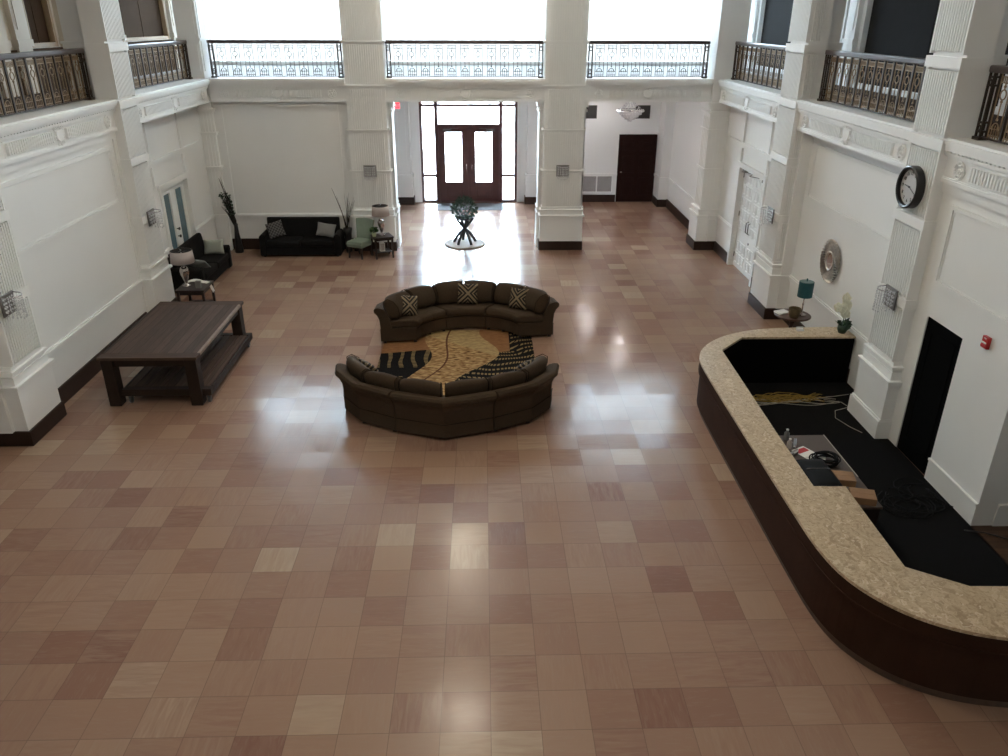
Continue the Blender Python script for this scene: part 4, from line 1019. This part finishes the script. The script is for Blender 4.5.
def smooth_path(path, n=3):
    for _ in range(n):
        q = [path[0]]
        for a, b in zip(path, path[1:]): q += [(a[0] * .75 + b[0] * .25, a[1] * .75 + b[1] * .25), (a[0] * .25 + b[0] * .75, a[1] * .25 + b[1] * .75)]
        path = q + [path[-1]]
    return path
OUTS = smooth_path(OUT, 2)
def strip(mb, outer, inner, z0, z1):
    """closed band between two paths, triangulated by walking both"""
    poly = outer + inner[::-1]; mb.prism(poly, z0, z1)
t = thing('reception_counter', 'curved dark walnut reception counter with beige stone top', 'counter', (0, 0, 0))
q = MB(); q.prism(OUTS + INN[::-1], ZC - .035, ZC); q.build('stone_top', COUNTST, t)
BOD = offset(OUTS, .035)
def shell(path, th, z0, z1):
    q = MB(); q.prism(path + offset(path, th)[::-1], z0, z1); return q
shell(BOD, .06, .11, ZC - .036).build('front_panel', COUNTW, t)
shell(offset(OUTS, .012), .05, ZC - .20, ZC - .036).build('frieze_board', COUNTW, t)
shell(offset(OUTS, .002), .05, ZC - .225, ZC - .195).build('moulding', COUNTW, t)
shell(offset(OUTS, .075), .05, .0, .11).build('toe_kick', mat('scuffed_stone_kick', (.085, .052, .034), .6, noise=.5, nscale=14), t)
INB = [(6.37, 12.30), (4.42, 12.30), (3.87, 11.74), (3.80, 8.8), (3.79, 7.60), (4.16, 7.58), (4.13, 6.8), (4.13, 6.12), (4.63, 5.80), (5.0, 5.80), (5.9, 5.80)]
q = MB(); q.prism(INB + offset(INB, -.03)[::-1], .012, ZC - .036); q.build('inner_panel', NEARBLACK, t)

# orchid, card holder
t = thing('potted_orchid', 'cream orchid in a dark green pot at the far end of the counter', 'orchid', (6.20, 12.46, ZC), 0)
MB().lathe([(.001, 0), (.06, 0), (.085, .06), (.085, .13), (.075, .13), (.001, .12)], seg=16).build('pot', LEAF, t, smooth=True)
q = MB(); tuft(q, (0, 0, .10), 26, .06, .07, .11, 6); q.build('leaves', LEAF, t)
stems = [[(0, 0, .12), (-.03, -.03, .3), (-.11, -.07, .47), (-.24, -.10, .52)], [(.01, 0, .12), (.02, -.02, .34), (-.02, -.05, .56), (-.12, -.08, .68)]]
q = MB()
for s_ in stems: q.tube(s_, [.007, .006, .005, .004], 5)
q.build('stem', LEAF2, t); R = random.Random(2)
for s_ in stems:
    for k in range(5):
        f = .40 + k * .145; i = min(2, int(f * 3)); g_ = f * 3 - i; p = Vector(s_[i]).lerp(Vector(s_[i + 1]), min(1, g_)) + Vector((R.uniform(-.03, .03), -.02, R.uniform(-.03, .02)))
        fl = MB(); fl.m = Matrix.Translation(p) @ Matrix.Rotation(R.uniform(-.5, .3), 4, 'Y') @ Matrix.Rotation(R.uniform(-.4, .4), 4, 'Z')
        for a in range(5):
            an = a * 2 * pi / 5 + .3; fl.sph((.042 * cos(an), 0, .042 * sin(an)), .040, 7, 5, (1, .22, 1))
        fl.sph((0, -.012, 0), .012, 6, 4); fl.build('blossom', PETAL, t, smooth=True)
t = thing('card_holder', 'clear acrylic card holder on the far part of the counter', 'card holder', (5.50, 12.55, ZC))
MB().box(-.06, .06, -.03, .03, 0, .006).build('base', GLASS, t); q = MB(); q.box(-.06, .06, -.03, -.026, .006, .04); q.box(-.06, .06, .02, .026, .006, .07); q.build('holder', CRYS, t); MB().box(-.045, .045, -.02, .012, .008, .05).build('cards', PAPER, t)

# desk behind the counter and what lies on it
ZD = .72
t = thing('work_desk', 'taupe work desk behind the counter, covered with clutter', 'desk', (4.22, 8.28, 0))
MB().box(-.36, .36, -.86, .86, ZD - .03, ZD).build('desktop', DESKW, t, bevel=.004)
MB().box(.352, .362, -.2, .86, ZD - .026, ZD + .004).build('edge_strip', mat('pale_edge_banding', (.42, .38, .33), .4), t)
for y in (-.83, .83): MB().box(-.34, .34, y - .015, y + .015, .013, ZD - .03).build('side_panel', ESPR, t)
MB().box(-.34, -.32, -.81, .81, .2, ZD - .03).build('back_panel', ESPR, t)
def carton(label, loc, rz, s=(.15, .11, .08)):
    t = thing('cardboard_box', label, 'box', loc, rz, 'cardboard boxes on the desk')
    MB().box(-s[0], s[0], -s[1], s[1], 0, s[2]).build('carton', CARD, t, bevel=.004)
    for y in (-1, 1): MB().box(-s[0] + .002, s[0] - .002, y * .002, y * (s[1] - .002), s[2], s[2] + .004).build('flap', CARD, t)
carton('flat brown cardboard box nearer the cable coil on the desk', (4.34, 7.98, ZD), rd(-12), (.13, .11, .08))
carton('flat brown cardboard box at the near end of the desk', (4.40, 7.58, ZD), rd(-16), (.14, .11, .085))
R = random.Random(11); q = MB()
for k in range(9):
    rr = R.uniform(.11, .17); cx, cy = R.uniform(-.02, .02), R.uniform(-.02, .02); z = .012 + .012 * k
    q.tube([(cx + rr * cos(a) * 1.15, cy + rr * sin(a), z + .012 * sin(2 * a + k)) for a in [2 * pi * i / 22 for i in range(22)]], .009, 5, closed=True)
o = q.build('cable_coil', RUBBER, smooth=True, loc=(4.30, 8.42, ZD)); tag(o, 'coil of black cable on the desk behind the counter', 'cable')
t = thing('laptop_bag', 'black soft laptop bag lying on the near part of the desk', 'bag', (4.04, 7.98, ZD + .075), 0)
o = lump(.40, .78, .15, pw=.25).build('bag_body', RUBBER, t, smooth=True); o.rotation_euler = (pi / 2, 0, 0)
MB().tube([(-.10, -.30, .05), (-.06, -.36, .09), (.06, -.36, .09), (.10, -.30, .05)], .012, 6).build('carry_handle', RUBBER, t, smooth=True); MB().box(-.14, .14, .05, .06, .070, .082).build('zip', STEEL, t)
for lab, loc, s, rz, m in (('white sheet of paper with red print among the desk clutter', (4.16, 8.66, ZD), (.11, .15), .5, PAPER), ('white envelope under the cable coil on the desk', (4.24, 8.56, ZD + .004), (.12, .06), -.4, PAPER)):
    t = thing('paper_sheet', lab, 'paper', loc, rz); MB().box(-s[0], s[0], -s[1], s[1], 0, .003).build('sheet', m, t)
    if 'red' in lab: MB().box(-s[0] + .02, s[0] - .02, s[1] - .12, s[1] - .03, .003, .0035).build('red_print', RED, t)
    else: MB().bar((-s[0], -s[1], .0035), (0, 0, .0035), .004, .001).build('flap_seam', GREYP, t)
for i, (x, y, h, m, nm) in enumerate(((3.98, 8.80, .14, SHADEW, 'clouded plastic bottle standing at the far side of the desk'), (4.02, 9.02, .16, GREYP, 'grey bottle standing at the far edge of the desk'))):
    t = thing('small_bottle', nm, 'bottle', (x, y, ZD)); MB().lathe([(.001, 0), (.032, 0), (.034, .02), (.034, h * .65), (.014, h * .82), (.014, h * .9), (.001, h * .9)], seg=14).build('bottle_body', m, t, smooth=True); MB().lathe([(.001, h * .9), (.017, h * .9), (.017, h), (.001, h)], seg=12).build('cap', PAPER, t)
for lab, loc, rz in (('silver stapler beside the papers on the desk', (3.97, 8.62, ZD), .6), ('grey stapler beside the bottles on the desk', (4.08, 8.86, ZD), 1.2)):
    t = thing('stapler', lab, 'stapler', loc, rz); MB().box(-.08, .08, -.02, .02, 0, .015).build('base', STEEL, t); q = MB(); q.add([(-.08, -.018, .02), (.08, -.018, .035), (.08, .018, .035), (-.08, .018, .02), (-.08, -.016, .04), (.08, -.014, .065), (.08, .014, .065), (-.08, .016, .04)], [(0, 3, 2, 1), (4, 5, 6, 7), (0, 1, 5, 4), (1, 2, 6, 5), (2, 3, 7, 6), (3, 0, 4, 7)]); q.build('arm', CHROME, t); MB().box(.05, .08, -.015, .015, .013, .04).build('hinge', STEEL, t)

# cables on the carpet
def floor_cable(name, label, m, pts_list, r):
    q = MB()
    for p in pts_list: q.tube(p, r, 5)
    o = q.build(name, m, smooth=True); return tag(o, label, 'cable')
R = random.Random(21); L_ = []
for k in range(18):
    y = 11.62 + R.uniform(-.10, .14); x0, x1 = R.uniform(4.35, 4.8), R.uniform(5.2, 5.75); ph = R.uniform(0, 6); am = R.uniform(.02, .08); z = .02 + R.uniform(0, .05)
    L_.append([(x0 + (x1 - x0) * i / 16, y + am * sin(ph + i * .55) + .03 * sin(i * .2 + k), z + .012 * sin(ph + i)) for i in range(17)])
floor_cable('yellow_cable_bundle', 'tangle of yellow cable on the black carpet behind the counter', YCABLE, L_, .006)
L_ = []
for k in range(5):
    ph = k * 1.3; y = 11.55 - .05 * k
    L_.append([(4.15 + 1.75 * i / 20, y + .07 * sin(ph + i * .4) + .10 * (i / 20), .02 + .006 * k) for i in range(21)])
L_.append([(5.7, 11.62, .02), (5.95, 11.5, .02), (6.0, 11.32, .02), (5.72, 11.20, .02), (5.62, 10.95, .02), (5.72, 10.65, .02), (5.83, 10.45, .02)])
L_.append([(5.6, 11.64, .03), (5.9, 11.72, .02), (6.2, 11.80, .02)])
floor_cable('pale_cable', 'pale loose cable trailing across the carpet to the pilaster', WCABLE, L_, .005)
L_ = []; R = random.Random(31)
for k in range(12):
    cx, cy = 5.75 + R.uniform(-.25, .2), 8.62 + R.uniform(-.25, .25); a0 = R.uniform(0, 6); rr = R.uniform(.12, .32)
    L_.append([(min(6.02, cx + rr * 1.3 * cos(a0 + i * .38) * (1 - i * .02)), cy + rr * sin(a0 + i * .38), .022 + .02 * abs(sin(i * .7 + k))) for i in range(13)])
for k in range(3): L_.append([(5.95 + .03 * i, 8.75 - .09 * i + .05 * sin(i + k), .025 + .055 * abs(sin(i * .9 + k))) for i in range(5)])

floor_cable('black_cable_tangle', 'tangle of black cable on the carpet beside the right wall', RUBBER, L_, .007)
floor_cable('black_cable', 'single black cable hanging at the end of right wall', BLACK, [[(5.98, 7.9, .03), (6.2, 7.85, .03), (6.5, 7.65, .03), (6.75, 7.5, .03)], [(7.05, 7.97, .40), (6.85, 7.90, .26), (6.78, 7.8, .12), (6.95, 7.6, .03), (7.3, 7.4, .03)]], .009)

# ------------------------------------------------------------------ round table on the right with lamp, basket and papers
t = thing('round_table', 'small round cherry table beside the right pilaster, holding a teal lamp', 'table', (5.90, 13.90, 0))
MB().lathe([(.001, .665), (.32, .665), (.335, .675), (.335, .69), (.32, .70), (.001, .70)], seg=40).build('tabletop', CHERRY, t)
MB().lathe([(.001, .30), (.04, .30), (.05, .36), (.03, .48), (.045, .60), (.07, .664), (.001, .664)], seg=18).build('pedestal', CHERRY, t, smooth=True)
for k in range(4):
    a = pi / 4 + k * pi / 2; c, s_ = cos(a), sin(a); MB().tube([(-.06 * c, -.06 * s_, .62), (.02 * c, .02 * s_, .36), (.12 * c, .12 * s_, .18), (.24 * c, .24 * s_, .025)], [.018, .022, .022, .025], 8).build('leg', CHERRY, t, smooth=True)
t = thing('table_lamp', 'small teal drum lamp on the round cherry table', 'lamp', (6.05, 13.86, .70))
MB().lathe([(.001, 0), (.075, 0), (.08, .015), (.03, .03), (.014, .06), (.012, .20), (.020, .22), (.012, .24), (.010, .42), (.001, .42)], seg=20).build('base', SILVER, t, smooth=True)
MB().lathe([(.001, .37), (.135, .37), (.135, .66), (.001, .66)], seg=32).build('shade', TEAL, t); MB().lathe([(.001, .661), (.128, .661), (.128, .668), (.001, .668)], seg=32).build('shade_top', TEALT, t)
MB().lathe([(.001, .668), (.008, .67), (.012, .70), (.018, .715), (.001, .73)], seg=12).build('finial', TEAL, t, smooth=True)
t = thing('wicker_basket', 'brown woven basket on the round table in front of teal lamp', 'basket', (5.86, 13.74, .70))
q = MB()
for k in range(7): z = .012 + k * .024; q.torus((0, 0, z), .072 + .030 * sin(min(1, k / 5) * 1.5), .013, 20, 6, 'xy')
q.lathe([(.001, 0), (.07, 0), (.098, .14), (.09, .14), (.064, .012), (.001, .012)], seg=20); q.build('weave', TERRA, t, smooth=True)
MB().torus((0, 0, .175), .102, .012, 20, 6, 'xy').build('rim', TERRA, t, smooth=True)
t = thing('paper_stack', 'stack of cream papers on the left side of the round table', 'papers', (5.72, 14.0, .70), .4)
for k in range(4): MB().box(-.12 + .006 * k, .12 + .004 * k, -.09, .09 + .004 * k, .006 * k, .006 * k + .005).build('leaflet', PAPER, t)

# ------------------------------------------------------------------ things on the walls
def sconce_proto(label, loc, rz):
    t = thing('crystal_sconce', label, 'sconce', loc, rz, 'crystal wall sconces')
    MB().box(-.17, .17, -.022, 0, -.15, .15).build('backplate', PLATE, t, bevel=.004)
    q = MB()
    for i in range(5):
        for j in range(4): q.sph((-.11 + .055 * i, -.025, -.09 + .06 * j), .017, 6, 4, (1, .6, 1))
    q.build('plate_crystals', CRYS, t)['kind'] = 'stuff'
    arch = [( .16 * cos(pi * i / 12), -.02 - .20 * sin(pi * i / 12), .13) for i in range(13)]
    MB().tube(arch, .008, 6).build('rim', CHROME, t, smooth=True)
    R = random.Random(5)
    for i in range(1, 12):
        x, y = .16 * cos(pi * i / 12), -.02 - .20 * sin(pi * i / 12); L = .20 + .10 * sin(pi * i / 12); s_ = MB(); z = .12
        while z > .12 - L:
            rr = R.choice((.006, .008, .010)); s_.sph((x, y, z), rr, 6, 4, (1, 1, 1.3)); z -= rr * 4.4
        s_.sph((x, y, z), .012, 6, 4, (1, 1, 1.5)); s_.tube([(x, y, .13), (x, y, z)], .0015, 3); s_.build('crystal_strand', CRYS, t)
    for i, (x, y) in enumerate(((-.07, -.08), (.02, -.10), (.08, -.07), (-.02, -.15))):
        s_ = MB(); z = .09
        while z > -.18: s_.sph((x, y, z), .008, 6, 4, (1, 1, 1.3)); z -= .036
        s_.tube([(x, y, .13), (x, y, z)], .0015, 3); s_.build('crystal_strand', CRYS, t)
    return t
sc = sconce_proto('crystal wall sconce on the column left of the entrance doors', (-2.97, 21.055, 2.15), 0)
for lab, loc, rz in (('crystal wall sconce on the column right of the entrance doors', (2.12, 21.055, 2.15), 0),
                     ('crystal wall sconce on the nearest left pilaster, at the photo edge', (-6.755, 10.66, 2.13), pi / 2),
                     ('crystal wall sconce on the left pilaster behind the large timber table', (-6.755, 15.95, 2.13), pi / 2),
                     ('crystal wall sconce on the right pilaster, below the black clock', (5.965, 10.72, 2.13), -pi / 2),
                     ('crystal wall sconce on the right pilaster by the white double doors', (5.975, 15.98, 2.13), -pi / 2)): copy_thing(sc, lab, loc, rz)

def text(s, size, m, par, loc, rot, name='numeral', ext=.002):
    cu = bpy.data.curves.new(name, 'FONT'); cu.body = s; cu.size = size; cu.align_x = 'CENTER'; cu.align_y = 'CENTER'; cu.extrude = ext; cu.materials.append(m)
    tmp = bpy.data.objects.new('tmp', cu); me = bpy.data.meshes.new_from_object(tmp); bpy.data.objects.remove(tmp)
    o = bpy.data.objects.new(name, me); COL.objects.link(o); o.parent = par; o.location = loc; o.rotation_euler = rot; return o
t = thing('wall_clock', 'large round black-rimmed wall clock high on the right pilaster', 'clock', (5.985, 10.80, 3.71), -pi / 2)
cR = .29
MB().lathe([(cR - .045, -.105), (cR - .02, -.115), (cR, -.10), (cR, -.0), (cR - .05, 0), (cR - .05, -.09), (cR - .045, -.105)], seg=48, axis='y').build('rim', BLACK, t, smooth=False)
MB().lathe([(.001, -.03), (cR - .04, -.03), (cR - .04, -.06), (.001, -.06)], seg=48, axis='y').build('dial', DIAL, t)
for h in range(1, 13):
    a = h * pi / 6; text(str(h), .068, BLACK, t, (.185 * sin(a), -.062, .185 * cos(a)), (pi / 2, 0, 0))
for L_, w_, an, nm in ((.125, .014, 277, 'hour_hand'), (.19, .009, 112, 'minute_hand')):
    a = rd(an); MB().bar((-.03 * sin(a), -.068, -.03 * cos(a)), (L_ * sin(a), -.068, L_ * cos(a)), w_, .004).build(nm, BLACK, t)
MB().lathe([(.001, -.06), (.012, -.06), (.012, -.075), (.001, -.075)], seg=12, axis='y').build('hub', BLACK, t)

t = thing('sunburst_mirror', 'round sunburst wall mirror with antiqued silver frame above the counter', 'mirror', (6.385, 13.75, 1.79), -pi / 2)
q = MB()
for k in range(34):
    pts_o, pts_i = [], []; a = 2 * pi * k / 34
    for i in range(5):
        f = i / 4; r_ = .165 + .235 * f; an = a + .42 * f * f; w_ = .009 + .017 * f
        d = Vector((cos(an), 0, sin(an))); n = Vector((-sin(an), 0, cos(an))); h_ = .016 + .030 * sin(pi * f) + .012 * f
        pts_o += [d * r_ - n * w_ + Vector((0, -.014, 0)), d * r_ + Vector((0, -.014 - h_, 0)), d * r_ + n * w_ + Vector((0, -.014, 0))]
    fs = []
    for i in range(4): b = 3 * i; fs += [(b, b + 1, b + 4, b + 3), (b + 1, b + 2, b + 5, b + 4), (b + 2, b, b + 3, b + 5)]
    q.add(pts_o, fs + [(0, 2, 1), (12, 13, 14)])
q.build('sunburst_frame', SILVERF, t); MB().lathe([(.001, 0), (.37, 0), (.37, -.010), (.001, -.010)], seg=40, axis='y').build('backing', STEEL, t)
MB().torus((0, -.03, 0), .165, .018, 36, 8).build('inner_ring', SILVERF, t, smooth=True); MB().lathe([(.001, -.015), (.158, -.015), (.158, -.030), (.001, -.030)], seg=40, axis='y').build('mirror_glass', MIRROR, t)

t = thing('fire_alarm_pull', 'red fire alarm pull station on the right wall beside the black doorway', 'fire alarm', (6.147, 8.67, 2.25), -pi / 2)
MB().box(-.06, .06, -.045, 0, -.075, .075).build('housing', RED, t, bevel=.006); MB().box(-.040, .040, -.060, -.045, -.012, .008).build('pull_bar', PAPER, t, bevel=.004); MB().box(-.05, .05, -.056, -.045, -.06, -.03).build('lower_flap', RED, t, bevel=.003)
text('FIRE', .028, PAPER, t, (0, -.046, .05), (pi / 2, 0, 0), 'lettering', .0008)
t = thing('exit_sign', 'red lit exit sign beside the entrance opening, near the left column', 'sign', (-2.80, 26.945, 3.22))
MB().box(-.12, .12, -.05, 0, -.10, .10).build('housing', PAPER, t, bevel=.005); MB().box(-.11, .11, -.056, -.05, -.09, .09).build('face', EXITR, t); text('EXIT', .095, EXITW, t, (0, -.057, 0), (pi / 2, 0, 0), 'lettering', .001)

def vent(label, x0, x1, z0, z1):
    t = thing('wall_vent', label, 'vent', ((x0 + x1) / 2, YF, (z0 + z1) / 2), 0, 'dark wall vents'); w, h = (x1 - x0) / 2, (z1 - z0) / 2
    q = MB(); strip_frame(q, -w, w, -h, h, .03, lambda a, b, c, d: q.box(a, b, -.025, 0, c, d)); q.build('frame', VENT, t)
    q = MB(); n = 7
    for k in range(n): z = -h + .03 + (2 * h - .06) * (k + .5) / n; q.add([(-w + .03, -.004, z - .02), (w - .03, -.004, z - .02), (w - .03, -.02, z + .02), (-w + .03, -.02, z + .02)], [(0, 1, 2, 3)])
    q.box(-w + .03, w - .03, -.002, 0, -h + .03, h - .03); q.build('louvres', VENT, t)
vent('square dark vent high on lobby wall, near the right column', 3.36, 3.82, 2.78, 3.20); vent('square dark vent high on lobby wall, behind the chandelier', 5.10, 5.60, 2.78, 3.20)
t = thing('return_grille', 'wide grey return grille low on the lobby wall, left of dark door', 'grille', (3.62, YF, .62))
w, h = .86, .30; q = MB(); q.box(-w, w, -.03, 0, -h, -h + .04); q.box(-w, w, -.03, 0, h - .04, h)
for x in (-w, -.29, .29, w - .04): q.box(x, x + .04, -.03, 0, -h + .04, h - .04)
q.build('frame', TRIM, t); q = MB(); q.box(-w + .04, w - .04, -.004, 0, -h + .04, h - .04); q.build('backing', VENT, t); q = MB(); n = 50
for k in range(n): x = -w + .05 + (2 * w - .1) * (k + .5) / n; q.box(x - .008, x + .008, -.022, -.004, -h + .04, h - .04)
q.build('bars', GRILLE, t)

def chandelier(label, loc, hang, lit, k=1.0):
    t = thing('chandelier', label, 'chandelier', loc)
    MB().tube([(0, 0, .35 * k), (0, 0, hang)], .012).build('rod', CHROME, t); MB().lathe([(.001, hang - .04), (.09, hang - .04), (.10, hang), (.001, hang)]).build('canopy', CHROME, t)
    q = MB(); rings = ((.40, .16), (.33, .08), (.24, 0), (.14, -.07), (.05, -.13))
    for rr, z in rings:
        n = max(5, int(rr * 75))
        for i in range(n): a = 2 * pi * i / n; q.sph((rr * k * cos(a), rr * k * sin(a), z * k), .019 * k, 6, 4, (1, 1, 1.5))
    q.lathe([(.39 * k, .15 * k), (.32 * k, .07 * k), (.23 * k, -.01 * k), (.13 * k, -.08 * k), (.03 * k, -.13 * k), (.02 * k, -.12 * k), (.12 * k, -.07 * k), (.22 * k, 0), (.31 * k, .08 * k), (.38 * k, .16 * k), (.39 * k, .15 * k)], seg=32)
    q.build('crystal_basket', CRYS, t)
    f = MB()
    for rr, z in rings[:4]: f.torus((0, 0, (z + .03) * k), rr * k, .009, 32, 5, 'xy')
    f.build('ring_frame', CHROME, t, smooth=True)
    q = MB()
    for i in range(16):
        a = 2 * pi * i / 16
        for j in range(5): ff = j / 5; q.sph(((.10 + .28 * ff * ff) * k * cos(a), (.10 + .28 * ff * ff) * k * sin(a), (.48 - .28 * ff) * k), .015 * k, 6, 4, (1, 1, 1.4))
    q.build('crystal_swags', CRYS, t); q = MB()
    for i in range(6): a = 2 * pi * i / 6; q.sph((.18 * k * cos(a), .18 * k * sin(a), .14 * k), .035 * k, 8, 6)
    q.build('bulbs', LAMPG if lit else PAPER, t)
    return t
chandelier('basket-shaped crystal chandelier hanging in the lobby before the dark door', (4.42, 24.4, 3.16), .83, False)

# white conduit on the right corner pier
q = MB(); q.tube([(6.12, 20.90, .26), (6.12, 20.90, 1.2), (6.12, 20.95, 1.22)], .012, 6); q.box(6.10, 6.36, 20.885, 20.91, .86, .88); q.box(6.10, 6.36, 20.885, 20.91, 1.02, 1.035)
o = q.build('handrail_bracket', TRIM); tag(o, 'thin white rail bracket fixed to the corner pier', 'bracket')

# ------------------------------------------------------------------ light: sky through the street windows, ceiling lamps in the hall
for lab, y in (('first ceiling lamp above the hall', 2.9), ('second ceiling lamp above the hall', 8.0), ('third ceiling lamp above the hall', 13.2), ('fourth ceiling lamp above the hall', 18.9)):
    t = thing('unseen_ceiling_lamp', lab, 'lamp', (-.62, y, 8.7), 0, 'hall ceiling lamps')
    MB().lathe([(.001, -.18), (.25, -.16), (.48, -.06), (.52, .04), (.50, .06), (.001, .06)], seg=32).build('lamp_bowl', LAMPG, t, smooth=True)
    MB().tube([(0, 0, .06), (0, 0, .9)], .02).build('rod', DBRONZE, t); MB().lathe([(.001, .84), (.14, .84), (.15, .9), (.001, .9)]).build('canopy', DBRONZE, t)
wd = bpy.data.worlds.new('overcast_sky'); S.world = wd; wd.use_nodes = True
bg = wd.node_tree.nodes['Background']; bg.inputs[0].default_value = (.745, .92, 1.095, 1); bg.inputs[1].default_value = 30.0
for i, (x0, x1, z0, z1) in enumerate(((-8.95, -4.25, 4.5, 9), (-3.3, 2.25, 4.5, 9), (3.2, 8.0, 4.5, 9), (-2.1, 1.17, 0, 3.95))):
    l = bpy.data.lights.new('daylight_portal', 'AREA'); l.shape = 'RECTANGLE'; l.size = x1 - x0; l.size_y = z1 - z0; l.cycles.is_portal = True
    o = bpy.data.objects.new('daylight_portal', l); COL.objects.link(o); o.location = ((x0 + x1) / 2, YF + .34, (z0 + z1) / 2); o.rotation_euler = (-pi / 2, 0, 0)

sun = bpy.data.lights.new('sun', 'SUN'); sun.energy = 14; sun.angle = rd(2); sun.color = (1, .97, .92)
so = bpy.data.objects.new('sun', sun); COL.objects.link(so); so.rotation_euler = (rd(38), 0, rd(8))      # from behind the building: it lights only the street
for lab, x, y in (('added unseen fill lamp on the lobby ceiling nearest the hall', 4.3, 22.9), ('added unseen fill lamp on the lobby ceiling deep in the lobby', 3.6, 25.9), ('added unseen fill lamp on the lobby ceiling before the entrance doors', -.45, 24.4)):
    t = thing('unseen_ceiling_lamp', lab, 'lamp', (x, y, 3.88), 0, 'added lobby fill lamps')  # hidden lobby lamps, added as fill to brighten the lobby walls
    MB().lathe([(.001, -.02), (.16, -.01), (.18, .06), (.001, .06)], seg=24).build('diffuser', LOBFILL, t, smooth=True); MB().lathe([(.16, .02), (.22, .02), (.22, .115), (.16, .115), (.16, .02)], seg=24).build('ring', TRIM, t)
# ------------------------------------------------------------------ camera
def camera():
    p, y, r = rd(24.85), rd(1.57), rd(.16)
    cp, sp, cy, sy, cr, sr = cos(p), sin(p), cos(y), sin(y), cos(r), sin(r)
    Ry = Matrix(((cy, -sy, 0), (sy, cy, 0), (0, 0, 1))); B = Matrix(((1, 0, 0), (0, 0, -1), (0, 1, 0)))
    Rp = Matrix(((1, 0, 0), (0, cp, -sp), (0, sp, cp))); Rr = Matrix(((cr, -sr, 0), (sr, cr, 0), (0, 0, 1)))
    M = Rr @ Rp @ B @ Ry
    R = Matrix((M[0], -M[1], -M[2])).transposed().to_4x4()
    c = bpy.data.cameras.new('camera'); c.sensor_width = 36; c.lens = 780 / 1008 * 36; c.clip_end = 300; c.shift_y = 1 / 1008
    o = bpy.data.objects.new('camera', c); COL.objects.link(o); o.matrix_world = Matrix.Translation((0, 0, 5.83)) @ R; S.camera = o
camera()
vs = S.view_settings; vs.view_transform = 'Standard'; vs.look = 'None'; vs.exposure = 1.68; vs.gamma = 1; vs.use_curve_mapping = False
S.cycles.use_denoising = True; S.cycles.max_bounces = 10; S.cycles.diffuse_bounces = 5; S.cycles.glossy_bounces = 4; S.cycles.transparent_max_bounces = 12
S.cycles.sample_clamp_indirect = 8
